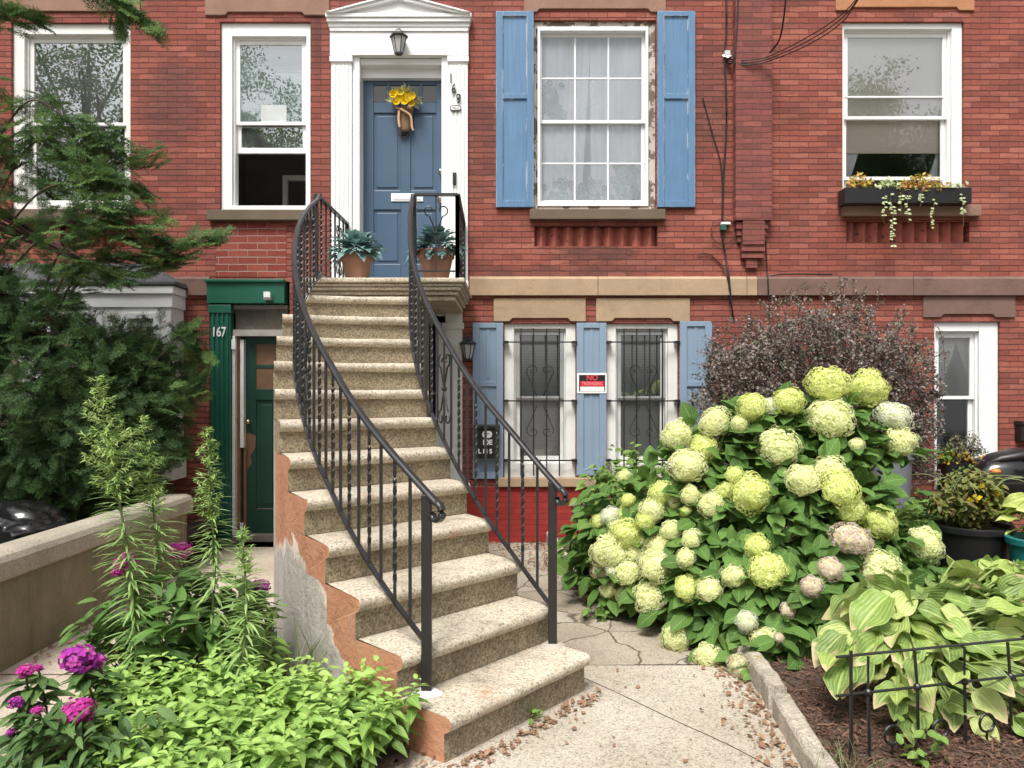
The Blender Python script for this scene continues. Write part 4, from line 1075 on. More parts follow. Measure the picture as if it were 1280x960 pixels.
# path joint crack across the aggregate
cp = [P(722,848,4.2), P(760,868,4.1), P(830,905,3.78), (0,0,0)]
mb = MB(); pts = catmull([Vector((.36,D(4.45),0)), Vector((.55,D(4.2),0)), Vector((.80,D(3.83),0)), Vector((1.0,D(3.55),0)), Vector((1.14,D(3.3),0))], 12)
for i, p in enumerate(pts): p.x += .006*noise.noise(Vector((i*.7,0,0))); p.z = .002
mb.sweep(pts, [(-.0035,-.001),(.0035,-.001),(.003,.001),(-.003,.001)], scale=lambda t: .6+.6*abs(noise.noise(Vector((t*14,3,1))))); tag(mb.build('path_crack', M_EARTH), kind='structure')
# kerb in two lengths
M_KERB = speckle('kerb_concrete', [(.0, (.20,.165,.12)), (.3, (.44,.385,.30)), (.7, (.56,.50,.41)), (1.0, (.66,.61,.52))], 120, .9, .5, (.7, 1.1), 2.2, lambda nt, co, col: mix(nt, ramp(nt, noise_(nt, co, 4, 7, .7), [(.52, 0), (.7, .55)]), col, (.13,.10,.07)))
def kerb(pts, seed, h=.115):
    mb = MB(); sec = [(-.047,-.05), (.047,-.05), (.047,h-.02), (.034,h), (-.033,h), (-.047,h-.02)]
    P2 = [Vector((p.x+.055+.016*noise.noise(Vector((i*.55,seed,0))), p.y, .012*noise.noise(Vector((i*.7,seed,4))))) for i, p in enumerate(pts)]
    mb.sweep(P2, [(-a, b) for a, b in sec]); return tag(mb.build('kerb', M_KERB, None, bevel=.006), kind='structure')
kerb([p for p in kp if p.y < D(3.92)], 1); kerb([p for p in kp if D(3.925) <= p.y < D(4.5)], 2, .13); kerb([p for p in kp if p.y >= D(4.5)], 5, .12)

# planting beds: uneven earth
def bed(name, x0, x1, y0, y1, zf, inside, mat, n=70):
    v = []; idx = {}; f = []
    for j in range(n+1):
        for i in range(n+1):
            x = x0+(x1-x0)*i/n; y = y0+(y1-y0)*j/n
            idx[i,j] = len(v); v.append((x, y, zf(x, y)))
    for j in range(n):
        for i in range(n):
            x = x0+(x1-x0)*(i+.5)/n; y = y0+(y1-y0)*(j+.5)/n
            if inside(x, y): f.append((idx[i,j], idx[i+1,j], idx[i+1,j+1], idx[i,j+1]))
    mb = MB(); mb.add(v, f); return tag(mb.build(name, mat, None, smooth=True), kind='structure')
ky = np.array([p.y for p in kp]); kx = np.array([p.x for p in kp])
def kerbx(y): return np.interp(y, ky, kx)
zbed = lambda x, y: .055+.03*noise.noise(Vector((x*2, y*2, 0)))+.012*noise.noise(Vector((x*9, y*9, 2)))
bed('planting_bed', .3, 7.5, D(2.2), -.005, zbed, lambda x, y: x > kerbx(y)+.07, M_EARTH, 120)
zbl = lambda x, y: .02+.04*noise.noise(Vector((x*1.5, y*1.5, 7)))
def in_left(x, y):
    d = y+DW; xl = np.interp(d, [2.2, 3.0, 4.2, 5.2], [-1.95, -1.8, -1.95, -1.75]); xr = np.interp(d, [2.2, 3.0, 3.4, 4, 4.6, 5.2], [-.95, -.75, -.42, -.95, -1.3, -1.6])
    return xl < x < xr and d < 5.25
bed('planting_bed', -2.05, -.3, D(2.2), D(5.3), zbl, in_left, M_EARTH, 60)
bed('yard_bed', -9, -3.05, D(2.2), -.01, lambda x, y: .22+.05*noise.noise(Vector((x, y, 3))), lambda x, y: True, M_EARTH, 40)
# mulch chips and fallen leaves
chip = leaf_tpl(lambda v: .10, 1, 0, 0, .05)
fo = Foliage(); pts = []
while len(pts) < 24000:
    x = random.uniform(.9, 3.2); y = D(random.triangular(2.5, 5.6, 3.2))
    if x > kerbx(y)+.1: pts.append((x, y, zbed(x, y)+random.uniform(0, .016)))
while len(pts) < 27000:
    x = random.uniform(.4, 1.6); y = D(random.uniform(6.2, 8.35))
    if x > kerbx(y)+.1: pts.append((x, y, zbed(x, y)+random.uniform(0, .016)))
pts = np.array(pts); n = len(pts)
fo.add(chip, pts, np.stack([rng.normal(size=n), rng.normal(size=n), rng.normal(size=n)*.25], 1), np.stack([rng.normal(size=n)*.5, rng.normal(size=n)*.5, np.ones(n)], 1), rng.uniform(.009, .036, n)*rng.uniform(.7,1.4,n))
tag(fo.build('mulch', M_MULCH), kind='stuff')
dl = leaf_tpl(lambda v: .36*math.sin(PI*v)**.8, 4, 1, .5, -.3, .2)
fo = Foliage(); pts = []
for i in range(1100):      # along the kerb
    k = random.choice(kp); pts.append((k.x-abs(random.gauss(.03, .09)), k.y+random.uniform(-.06,.06), .008))
for i in range(200):     # foot of the first step and the flank
    t = random.random(); q = Lp[0]+(Rp[0]-Lp[0])*t; pts.append((q.x+.03+abs(random.gauss(0,.05)), q.y-.03-abs(random.gauss(0,.05)), .008))
for i in range(90): pts.append((random.uniform(-.75,-.25), D(random.uniform(3.0,3.45)), .02))
for i in range(90): pts.append((-2.93+abs(random.gauss(0,.10)), D(random.uniform(4.6,7)), .008))
for i in range(45): pts.append((random.uniform(-.1,1.1), D(random.uniform(3.0,4.5)), .006))
for i in range(300): pts.append((random.uniform(-.35,.6), D(random.uniform(6.9,8.3)), .012))
pts = np.array(pts); n = len(pts)
fo.add(dl, pts, np.stack([rng.normal(size=n), rng.normal(size=n), rng.normal(size=n)*.2], 1), np.stack([rng.normal(size=n)*.35, rng.normal(size=n)*.35, np.ones(n)], 1), rng.uniform(.010, .036, n)*rng.uniform(.6,1.3,n))
tag(fo.build('leaf_litter', M_LITTER), kind='stuff')

# low concrete wall along the left path
def wallmat():
    m, nt, b, out = newmat('stained_concrete'); co = objco(nt)
    n = noise_(nt, co, 2.2, 8, .65); g = noise_(nt, co, 45, 4)
    col = ramp(nt, n, [(.25, (.12,.098,.06)), (.5, (.20,.17,.108)), (.75, (.27,.235,.155))])
    st = noise_(nt, objco(nt, (3.2, 3.2, .5)), 2.2, 7, .65)
    col = mix(nt, ramp(nt, st, [(.48, 0), (.7, .6)]), col, (.10,.09,.05))
    col = mix(nt, ramp(nt, noise_(nt, objco(nt, (4, 4, .6)), 1.7, 5, .6), [(.62, 0), (.75, .45)]), col, (.36,.32,.20))
    col = mix(nt, .35, col, ramp(nt, g, [(.3, .55), (.7, 1.0)]), 'MULTIPLY')
    nt.links.new(col, b.inputs['Base Color']); b.inputs['Roughness'].default_value = .92
    bump(nt, b, math_(nt, 'ADD', g, math_(nt, 'MULTIPLY', n, 2.0)), .45, .012); return m
M_CWALL = wallmat()
M_CAP = speckle('cap_concrete', [(.0, (.22,.19,.14)), (.4, (.40,.35,.28)), (1.0, (.50,.45,.37))], 140, .9, .5, (.72, 1.1), 2.6)
gw = empty('garden_wall', (-3.05, D(5), 0), 'low stained concrete wall with rounded cap along the side path', 'wall')
mb = MB(); mb.box(-3.14, -2.955, D(2.0), D(7.05), -.1, .53); mb.build('wall_body', M_CWALL, gw)
mb = MB(); path = [Vector((-3.05, D(2.0+5.1*i/40), .0)) for i in range(41)]
for i, p in enumerate(path): p.x += .006*noise.noise(Vector((i*.35,0,0)))
mb.sweep(path, [(a, b+.0) for a, b in [(-.13,.53),(.125,.53),(.135,.55),(.135,.64),(.115,.675),(.07,.69),(-.08,.69),(-.13,.67)]]); mb.build('wall_cap', M_CAP, gw, bevel=.006)
# ------------------------------------------------------------------ leaves
def ov(p=.8, w=.36, tip=1.0): return lambda v: w*math.sin(PI*min(.999, v**tip))**p
T_OV = leaf_tpl(ov(.75, .36, .8), 6, 2, .22, .28, .10)       # broad ovate (hydrangea)
T_LANCE = leaf_tpl(ov(.8, .17, .85), 5, 1, .3, .35)
T_NARROW = leaf_tpl(ov(.7, .040, .8), 4, 1, .2, .35)
T_POINT = leaf_tpl(lambda v: .30*math.sin(PI*v**.72)**.9, 5, 2, .3, .3, .05)
T_HOSTA = leaf_tpl(lambda v: .37*math.sin(PI*min(.999, v**.8))**.75, 14, 4, .34, .36, .26)
T_TINY = leaf_tpl(lambda v: .34*math.sin(PI*v)**.7, 2, 0, 0, .1)
T_PETAL = leaf_tpl(lambda v: .15+.40*math.sin(PI*min(1, v*.93))**.8, 2, 0, 0, -.15)
T_NEEDLE = leaf_tpl(lambda v: .085*(1-.5*v), 1, 0, 0, 0)
M_HYD = leafmat('hydrangea_leaf', [(.036,.085,.020), (.055,.12,.027), (.080,.165,.036), (.125,.225,.052)], vein=.3, nvein=7, trans=.25, rough=.6, spec=.22)
M_STEM = flat('green_stem', (.12,.16,.05), .6, bmp=0)
M_STEM_B = flat('brown_stem', (.09,.05,.035), .7, bmp=0)
def florets(name, cols):
    return leafmat(name, cols, vein=0, trans=.5, rough=.85, spec=.05)
M_LIME = florets('lime_florets', [(.52,.62,.13), (.66,.73,.20), (.75,.80,.30), (.82,.85,.42)])
M_CREAM = florets('cream_florets', [(.66,.70,.27), (.77,.80,.38), (.84,.86,.50), (.88,.88,.62)])
M_PINK = florets('pinkish_florets', [(.58,.40,.36), (.70,.52,.46), (.76,.62,.55), (.78,.70,.62)])
M_BEIGE = florets('faded_florets', [(.42,.34,.22), (.55,.46,.33), (.62,.54,.42), (.66,.60,.46)])
M_PWHITE = florets('white_florets', [(.68,.72,.50), (.76,.78,.64), (.80,.80,.74), (.82,.82,.80)])
M_CORE = flat('flower_core', (.62,.66,.30), .9, bmp=0)

def fib_sphere(n):
    i = np.arange(n)+.5; ph = np.arccos(1-2*i/n); th = PI*(1+5**.5)*i
    return np.stack([np.cos(th)*np.sin(ph), np.sin(th)*np.sin(ph), np.cos(ph)], 1)
def bloom_mesh(name, mats, n=300, fl=.15, lump=.10, seed=0):
    """a ball of small four petalled florets, unit radius"""
    fo = Foliage(); d = fib_sphere(n); d = d+rng.normal(size=(n,3))*.04; d /= np.linalg.norm(d, axis=1, keepdims=True)
    rr = np.array([1+lump*1.5*noise.noise(Vector(v)*1.9+Vector((seed*7,0,0)))+random.uniform(-.05,.03) for v in d])
    keep = d[:, 2] > -.93; d = d[keep]; rr = rr[keep]; n = len(d)
    nn = d+rng.normal(size=(n,3))*.30
    a = np.cross(d, rng.normal(size=(n,3))); a /= np.linalg.norm(a, axis=1, keepdims=True)
    R = np.clip(rng.normal(.5, .22, n), 0, 1)
    for k in range(4):
        ang = k*PI/2; b = np.cross(d, a); t = a*math.cos(ang)+b*math.sin(ang)
        fo.add(T_PETAL, d*rr[:, None], t+d*.10, nn, fl*rng.uniform(.8, 1.2, n), 1.0, np.clip(R+rng.normal(size=n)*.08, 0, 1))
    me = fo.mesh(name)
    bm = bmesh.new(); bm.from_mesh(me); c = bmesh.ops.create_icosphere(bm, subdivisions=2, radius=.90)
    for v in c['verts']:
        for f in v.link_faces: f.material_index = 1
    bm.to_mesh(me); bm.free()
    for m in mats: me.materials.append(m)
    return me
HEADS = {}
for key, mt in (('l', M_LIME), ('c', M_CREAM), ('p', M_PINK), ('b', M_BEIGE), ('w', M_PWHITE)):
    HEADS[key] = [bloom_mesh('flower_head', [mt, M_CORE], 950, .074, .20, seed=i+i*3) for i in range(3 if key in 'lc' else 2)]
BLOOMS = [(1035,481,47,'l'),(1085,486,50,'l'),(1038,523,50,'c'),(986,501,36,'l'),(940,509,36,'l'),(894,527,36,'c'),(925,530,22,'c'),(964,508,24,'w'),(972,559,51,'c'),(847,544,41,'c'),(880,560,37,'l'),(859,582,45,'c'),
 (1117,520,44,'w'),(1125,552,40,'c'),(1071,556,18,'c'),(1004,600,38,'c'),(1037,592,44,'c'),(1050,611,47,'l'),(1063,636,40,'l'),(1099,653,43,'l'),(1156,680,41,'c'),(1099,712,49,'c'),(1064,674,44,'p'),(1038,711,29,'p'),(1015,733,26,'p'),(985,762,18,'p'),
 (933,777,28,'w'),(956,801,34,'c'),(974,797,12,'p'),(925,832,29,'b'),(948,833,26,'b'),(885,821,36,'c'),(846,797,38,'c'),(813,746,42,'c'),(819,707,41,'c'),(785,716,33,'c'),(767,713,22,'w'),(750,713,21,'b'),(761,737,23,'c'),(780,742,22,'c'),
 (759,687,41,'c'),(783,668,39,'l'),(802,676,30,'c'),(824,685,33,'c'),(785,641,28,'l'),(763,645,25,'w'),(749,652,22,'l'),(785,626,20,'l'),(816,638,33,'c'),(827,617,34,'l'),(863,619,26,'c'),(890,630,32,'c'),(906,614,22,'l'),(938,617,47,'l'),(918,593,21,'l'),
 (857,639,14,'l'),(865,673,25,'c'),(857,698,25,'c'),(872,727,27,'l'),(857,735,30,'l'),(886,737,31,'c'),(917,720,30,'c'),(960,713,42,'l'),(946,683,29,'l'),(780,595,18,'c'),(770,694,30,'c'),(795,692,30,'c'),(838,663,24,'c'),(806,652,24,'l'),(773,664,30,'c'),(842,628,22,'c')]
def bloomD(px, py):       # depth over the rounded front of the shrub
    base = np.interp(px, [740, 800, 850, 930, 1040, 1160], [5.75, 5.45, 5.15, 4.85, 4.75, 5.0])
    return base+np.interp(py, [470, 560, 650, 720, 850], [.75, .45, .1, -.1, -.45])
HC = Vector((1.95, D(5.55), .06))
hyd = empty('hydrangea', HC, 'big hydrangea in bloom, lime and cream round flower heads over dark leaves', 'shrub')
lf = Foliage(); st = MB()
for i, (px, py, dia, key) in enumerate(BLOOMS):
    Dd = bloomD(px, py)+random.uniform(-.08, .08); c = P(px, py, Dd); R = dia/2*Dd/F*1.02
    o = link(random.choice(HEADS[key]), 'flower_head', hyd)
    dirn = (c-Vector((HC.x, HC.y+.1, .5))).normalized()
    sz = .74 if (px, py) == (1117, 520) else random.uniform(.78, .97)
    o.scale = (R*random.uniform(.90, 1.10), R*random.uniform(.90, 1.10), R*sz)
    o.location = c
    ax = Vector((dirn.x*.7, dirn.y*.7-.25, .9)).normalized()
    o.rotation_euler = ax.to_track_quat('Z', 'Y').to_euler(); o.rotation_euler.rotate_axis('Z', random.uniform(0, 6.28))
    if key == 'p' : o['label'] = 'pinkish flower head'
    if key == 'b' : o['label'] = 'faded beige flower head'
    # its stem, arching from the root area
    r0 = Vector((HC.x+random.uniform(-.35,.35)+.25*(c.x-HC.x), HC.y+random.uniform(-.2,.2)+.2*(c.y-HC.y), .06))
    end = c-ax*R*.85
    mid = r0.lerp(end, .55)+Vector((0, .08, .10+.12*random.random()))
    path = catmull([r0, mid, end], 7); st.tube(path, .0045, 5)
    n = len(path)
    for k in range(4, n):
        if k == n-2: continue
        p = path[k]; t = (path[min(k+1, n-1)]-path[k-1]).normalized(); a0 = (k % 2)*PI/2+random.uniform(-.5,.5)
        s1 = t.cross(Vector((0,0,1)));
        s1 = s1.normalized() if s1.length > .05 else Vector((1,0,0)); s2 = t.cross(s1)
        for sg in (0, PI):
            d = s1*math.cos(a0+sg)+s2*math.sin(a0+sg); d = (d+t*.35+Vector((0,-.15,0))).normalized(); d.z -= .12
            lf.add(T_OV, [p+d*.02], [d], [Vector((0,-.35,1))+Vector((random.gauss(0,.25), random.gauss(0,.25), 0))], random.uniform(.11, .19), random.uniform(.85, 1.15))
    # collar leaves just below the head
    for q in range(2):
        a = random.uniform(0, 6.28); d = Vector((math.cos(a), math.sin(a)-.3, -.15)).normalized()
        lf.add(T_OV, [end-ax*.03], [d], [Vector((0,-.3,1))], random.uniform(.10, .16), 1.0)
# leaves filling the body of the shrub
def inside_bush(n):
    pts = []; outn = []
    while len(pts) < n:
        px, py = random.uniform(705, 1165), random.uniform(505, 860)
        if px > 1105 and 570 < py < 670: continue
        lo = np.interp(px, [705, 740, 800, 860, 930, 1040, 1180], [690, 610, 600, 530, 505, 480, 590])
        hi = np.interp(px, [705, 760, 830, 900, 1000, 1060, 1185], [715, 740, 770, 830, 845, 780, 720])
        if not lo < py < hi: continue
        Dd = bloomD(px, py)+.03+abs(random.gauss(0, .30)); pts.append(P(px, py, Dd))
        o = (pts[-1]-Vector((HC.x, HC.y+.35, .55))).normalized(); outn.append(o)
    return np.array(pts), np.array(outn)
pp, on = inside_bush(1500); n = len(pp)
t = on*.9+rng.normal(size=(n,3))*.55; t[:, 2] -= .25
nn = on*.6+np.array([0,-.25,.8])+rng.normal(size=(n,3))*.3
lf.add(T_OV, pp, t, nn, rng.uniform(.10, .19, n), rng.uniform(.85, 1.15, n))
lf.build('foliage', M_HYD, hyd); st.build('stem', M_STEM, hyd, smooth=True)

def leafy_shrub(name, label, cat, c, rad, n, size, mat, tpl, stems=14, up=.4, flat_=0.0, zfloor=.05, group=None):
    """a loose shrub: stems from one root, leaves in pairs along them, thicker to the outside"""
    e = empty(name, (c[0], c[1], zfloor), label, cat, group); fo = Foliage(); sb = MB()
    c = Vector(c); per = max(1, n//stems)
    for i in range(stems):
        d = Vector(unit(1)[0]); d.z = abs(d.z)*.9-.15; k = random.uniform(.75, 1.05)
        end = c+Vector((d.x*rad[0], d.y*rad[1], d.z*rad[2]))*k
        r0 = Vector((c.x+random.uniform(-.2,.2)*rad[0], c.y+random.uniform(-.2,.2)*rad[1], zfloor))
        path = catmull([r0, r0.lerp(end, .5)+Vector((0,0,.12*rad[2])), end], 8); sb.tube(path, .004, 4, taper=lambda t: 1-.6*t)
        for q in range(per):
            t = random.random()**.6; j = min(len(path)-2, int(t*(len(path)-1))); p = path[j]+Vector(rng.normal(size=3))*.02
            tt = (path[j+1]-path[j]).normalized(); a = Vector(unit(1)[0])
            d2 = (a-a.dot(tt)*tt).normalized()+tt*.45; d2.z -= flat_
            fo.add(tpl, [p], [d2], [Vector((0,-.3,1))+Vector(rng.normal(size=3))*.3], random.uniform(*size), 1.0)
    fo.build('foliage', mat, e); sb.build('stem', M_STEM_B, e); return e
M_GREEN1 = leafmat('mid_green_leaf', [(.035,.085,.022), (.055,.125,.028), (.08,.17,.035), (.12,.23,.05)], vein=.25, nvein=6, trans=.3)
M_GREEN2 = leafmat('fresh_green_leaf', [(.06,.13,.025), (.10,.19,.035), (.15,.26,.05), (.20,.32,.07)], vein=.2, nvein=6, trans=.3)
M_DKGREEN = leafmat('dark_lance_leaf', [(.028,.07,.022), (.045,.10,.028), (.068,.14,.036), (.10,.18,.048)], vein=.3, nvein=8, trans=.25)
leafy_shrub('leafy_shrub', 'small leaved green shrub under barred window, left of the hydrangea', 'shrub', P(805, 600, 6.7)+Vector((0,0,-.22)), (.62,.42,.78), 1700, (.05,.105), M_GREEN2, T_POINT, 60)
leafy_shrub('leafy_shrub', 'bright broad leaved young shrub by railing end and path lantern', 'shrub', P(752, 640, 6.2)+Vector((0,0,-.28)), (.22,.2,.55), 80, (.10,.17), M_GREEN1, T_OV, 8)
leafy_shrub('leafy_shrub', 'low dark leaved plant at the kerb below path lantern', 'plant', P(730, 690, 6.3)+Vector((0,0,-.12)), (.22,.2,.3), 110, (.07,.13), M_HYD, T_OV, 10)
leafy_shrub('garden_plant', 'light green leafy perennial between hydrangea and black flower pot', 'plant', P(1140, 640, 6.1)+Vector((0,0,-.35)), (.42,.35,.70), 1100, (.07,.14), M_GREEN2, T_LANCE, 44)
leafy_shrub('garden_plant', 'green leafy perennial behind white flower heads near grey planter', 'plant', P(1150, 640, 6.5)+Vector((0,0,-.3)), (.45,.3,.62), 500, (.07,.14), M_GREEN1, T_OV, 20)
leafy_shrub('garden_plant', 'dark leaved plant below black flower pot behind the hosta', 'plant', P(1160, 740, 4.9)+Vector((0,0,-.2)), (.35,.3,.45), 260, (.07,.14), M_HYD, T_OV, 16)
leafy_shrub('weed', 'small green weed growing from the path edge by kerb', 'weed', Vector(P(750,765,5.55))+Vector((-.02,0,-.04)), (.10,.09,.13), 60, (.035,.07), M_GREEN2, T_POINT, 8, zfloor=0)
leafy_shrub('weed', 'tiny weed at the foot of the lowest step', 'weed', Vector((.10, D(3.84), .0))+Vector((0,-.02,.02)), (.05,.05,.07), 24, (.025,.045), M_GREEN2, T_POINT, 5, zfloor=0)
leafy_shrub('weed', 'little seedling in the mulch before the hosta', 'weed', P(1150, 935, 3.3), (.10,.08,.12), 26, (.03,.06), M_GREEN2, T_OV, 5, zfloor=.05)

# purple shrub by the wall: thin twigs, tiny leaves
def purple_shrub():
    c = Vector((2.98, D(7.72), .9)); e = empty('purple_shrub', (c.x, c.y, .05), 'wide purple leaved shrub against brick wall behind the hydrangea', 'shrub')
    fo = Foliage(); sb = MB()
    outl = [(868,470),(890,415),(935,395),(985,378),(1040,362),(1090,375),(1130,405),(1168,450),(1172,500)]
    ox = [fx(p[0], -.7) for p in outl]; oz = [fz(p[1], -.7) for p in outl]
    for i in range(620):
        x = random.uniform(ox[0]+.05, ox[-1]-.05); zt = float(np.interp(x, ox, oz))-.10
        z = zt-.34*random.random()**1.6-abs(random.gauss(0, .34)) if random.random() < .5 else random.uniform(.85, zt-.12)
        y = c.y+random.uniform(-.55, .42)*math.sqrt(max(.05, 1-((x-c.x)/1.25)**2))
        end = Vector((x, min(y, -.06), max(z, .6)))
        r0 = Vector((c.x+random.gauss(0,.16)+.2*(x-c.x), c.y+random.gauss(0,.1), .05))
        wob = Vector(rng.normal(size=3))*.05
        path = catmull([r0, r0.lerp(end, .5)+Vector((0,-.05,.22))+wob, end-Vector((0,0,.12))+wob*.5, end+Vector((random.gauss(0,.06), 0, random.choice([-.05,.04,.1])))], 8)
        sb.tube(path, .0035, 3, taper=lambda t: 1-.75*t)
        m = random.randint(60, 105); t = rng.random(m)**.55*(len(path)-1.01); j = t.astype(int); pa = np.array([list(q) for q in path])
        p = pa[j]+(pa[j+1]-pa[j])*(t-j)[:, None]+rng.normal(size=(m,3))*.016
        fo.add(T_TINY, p, rng.normal(size=(m,3))+np.array([0,-.1,.2]), rng.normal(size=(m,3))*.5+np.array([0,-.5,.8]), rng.uniform(.020, .035, m), 1.2, np.clip(rng.normal(.5, .28, m), 0, 1))
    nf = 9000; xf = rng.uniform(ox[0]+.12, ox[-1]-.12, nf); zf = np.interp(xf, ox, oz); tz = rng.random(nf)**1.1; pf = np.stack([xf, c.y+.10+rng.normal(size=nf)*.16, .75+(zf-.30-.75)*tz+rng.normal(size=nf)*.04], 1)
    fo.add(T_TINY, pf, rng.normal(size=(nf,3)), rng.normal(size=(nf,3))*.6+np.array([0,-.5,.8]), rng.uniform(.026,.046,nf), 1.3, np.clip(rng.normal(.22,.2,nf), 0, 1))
    # whippy shoots above the outline
    for px, py in ((1010,352),(1045,345),(1062,352),(985,360),(1095,362),(1128,385),(1160,410),(945,380),(905,400),(876,440),(862,455),(1180,440)):
        end = Vector((fx(px,-.6), D(7.8)+random.uniform(-.2,.1), fz(py,-.6))); r0 = end+Vector((random.uniform(-.12,.12), 0, -.45)) if py < 420 else end+Vector((.35 if px < 1000 else -.35, 0, -.18))
        path = catmull([r0, r0.lerp(end,.6)+Vector((.02,0,.03)), end], 8); sb.tube(path, .003, 3)
        pa = np.array([list(q) for q in path]); m = 46; j = rng.integers(0, len(pa), m); fo.add(T_TINY, pa[j]+rng.normal(size=(m,3))*.014, rng.normal(size=(m,3)), rng.normal(size=(m,3)), rng.uniform(.016,.03,m))
    for _ in range(70):
        px = random.uniform(872, 1172); py = float(np.interp(px, [q[0] for q in outl], [q[1] for q in outl]))-random.uniform(-12, 16); end = Vector((fx(px,-.6), D(7.75)+random.uniform(-.25,.15), fz(py,-.6)))
        r0 = end+Vector(((c.x-end.x)*.25+random.gauss(0,.08), 0, -.38)); path = catmull([r0, r0.lerp(end,.6)+Vector((.02,0,.05)), end+Vector((random.gauss(0,.04),0,0))], 8); sb.tube(path, .003, 3)
        pa = np.array([list(q) for q in path]); m = 40; j = rng.integers(0, len(pa), m); fo.add(T_TINY, pa[j]+rng.normal(size=(m,3))*.014, rng.normal(size=(m,3)), rng.normal(size=(m,3)), rng.uniform(.018,.032,m), 1.1)
    fo.build('foliage', leafmat('purple_leaf', [(.060,.052,.040), (.090,.105,.045), (.14,.105,.105), (.10,.145,.05), (.19,.145,.145), (.30,.225,.225)], vein=0, trans=.2, rough=.5), e)
    sb.build('stem', M_STEM_B, e)
purple_shrub()

# ------------------------------------------------------------------ hosta and its little border fence
M_HOSTA = leafmat('hosta_leaf', [(.045,.12,.022), (.085,.19,.03), (.15,.28,.045), (.27,.40,.08), (.46,.53,.19)], tip=((.68,.55,.33), .42), vein=.2, nvein=9, trans=.3, rough=.42, ribs=True)
M_HOSTA_G = leafmat('green_hosta_leaf', [(.05,.12,.025), (.08,.17,.03), (.13,.24,.045)], vein=.22, nvein=8, trans=.3, rough=.42, ribs=True)
def hosta(name, label, root, leaves, mat, smin, smax, targets=None):
    e = empty(name, root, label, 'plant'); fo = Foliage(); sb = MB(); root = Vector(root)
    for i in range(leaves if targets is None else len(targets)):
        if targets is None:
            a = random.uniform(0, 2*PI); el = random.uniform(.15, 1.1); L = random.uniform(.5, 1)*smax*1.3
            p = root+Vector((math.cos(a)*math.cos(el)*L, math.sin(a)*math.cos(el)*L, math.sin(el)*L)); sz = random.uniform(smin, smax)
        else:
            p, sz = targets[i]
        d = Vector((p.x-root.x, p.y-root.y, 0)); d = d.normalized() if d.length > .02 else Vector((0,-1,0))
        droop = random.uniform(-.40, .55); td = d+Vector((random.gauss(0,.22), random.gauss(0,.2)-.15, droop))
        base = p-td.normalized()*sz*.45
        sb.tube(catmull([root+Vector((random.gauss(0,.05), random.gauss(0,.05), 0)), root.lerp(base, .6)+Vector((0,0,.10)), base], 5), .005, 5)
        fo.add(T_HOSTA, [base], [td], [Vector((d.x*.25, d.y*.25-.2, 1))+Vector(rng.normal(size=3))*.42], sz, random.uniform(.85, 1.1))
    fo.build('foliage', mat, e); sb.build('stem', flat('pale_leaf_stalk_'+label[:6], (.22,.30,.08), .6, bmp=0), e); return e
tg = []
hroot = Vector((2.05, D(4.0), .06))
while len(tg) < 165:      # a mound: left edge x 1.4, crown about .75 m
    px, py = random.uniform(1035, 1330), random.uniform(700, 880)
    lo = np.interp(px, [1035, 1070, 1120, 1200, 1330], [800, 735, 715, 700, 690]); hi = np.interp(px, [1035, 1100, 1180, 1330], [850, 860, 860, 850])
    if not lo < py < hi: continue
    if py > 815 and random.random() < .75: continue
    Dd = np.interp(py, [700, 760, 820, 880], [4.35, 4.0, 3.75, 3.6])+random.uniform(-.08,.10)
    tg.append((P(px, py, Dd), random.uniform(.15, .24)))
for px, py, Dd, s in ((1140,905,3.42,.20), (1195,880,3.5,.16), (1110,865,3.55,.16), (1230,905,3.6,.15), (1050,845,3.6,.20), (1060,740,4.0,.26), (1045,815,3.7,.26), (1265,760,3.8,.27), (1185,730,4.1,.26), (1090,760,3.85,.27)): tg.append((P(px, py, Dd), s))
for _ in range(60): tg.append((P(random.uniform(1120, 1330), random.uniform(835, 930), random.uniform(3.45, 3.85)), random.uniform(.10, .17)))
hosta('hosta', 'big yellow green hosta with scorched leaf tips behind low wire fence', hroot, 0, M_HOSTA, .2, .28, tg)
hosta('hosta', 'small chartreuse hosta in teal pot at right edge', P(1300, 668, 5.4), 30, leafmat('chartreuse_leaf', [(.30,.40,.07), (.42,.50,.12), (.55,.60,.22)], vein=.2, nvein=6, trans=.3, ribs=True), .12, .22)
hosta('hosta', 'green hosta clump between garden path edge plants and black pot', P(1215, 700, 5.1)+Vector((0,0,-.35)), 20, M_HOSTA_G, .14, .24)
hosta('hosta', 'green hosta at right edge behind yellow green hosta', P(1270, 720, 4.75)+Vector((0,0,-.2)), 26, M_HOSTA_G, .16, .26)
e = empty('border_fence', P(1080, 955, 3.3), 'low black wire border fence in front of the hosta', 'fence')
fa, fb = Vector((1.37, D(3.28), 0)), Vector((2.55, D(3.58), 0)); fd = (fb-fa)
mb = MB(); mb.tube([fa+Vector((0,0,.50)), fb+Vector((0,0,.50))], .006, 6); mb.build('top_rail', M_IRON_T, e)
mb = MB(); mb.tube([fa+Vector((0,0,.335)), fb+Vector((0,0,.335))], .006, 6); mb.build('lower_rail', M_IRON, e)
mb = MB(); q = fa+fd*.06; mb.tube([q+Vector((0,0,-.1)), q+Vector((0,0,.52))], .008, 6); mb.build('stake', M_IRON, e)
for i in range(5):
    q = fa+fd*(.13+.205*i); mb = MB()
    mb.tube([q+Vector((-.012*(i % 2),0,.49)), q+Vector((0,0,.335)), q+Vector((.01,0,-.1))], .0065, 6); mb.ball((q.x, q.y, .335), .017, 0, 8, 6); mb.build('picket', M_IRON, e)
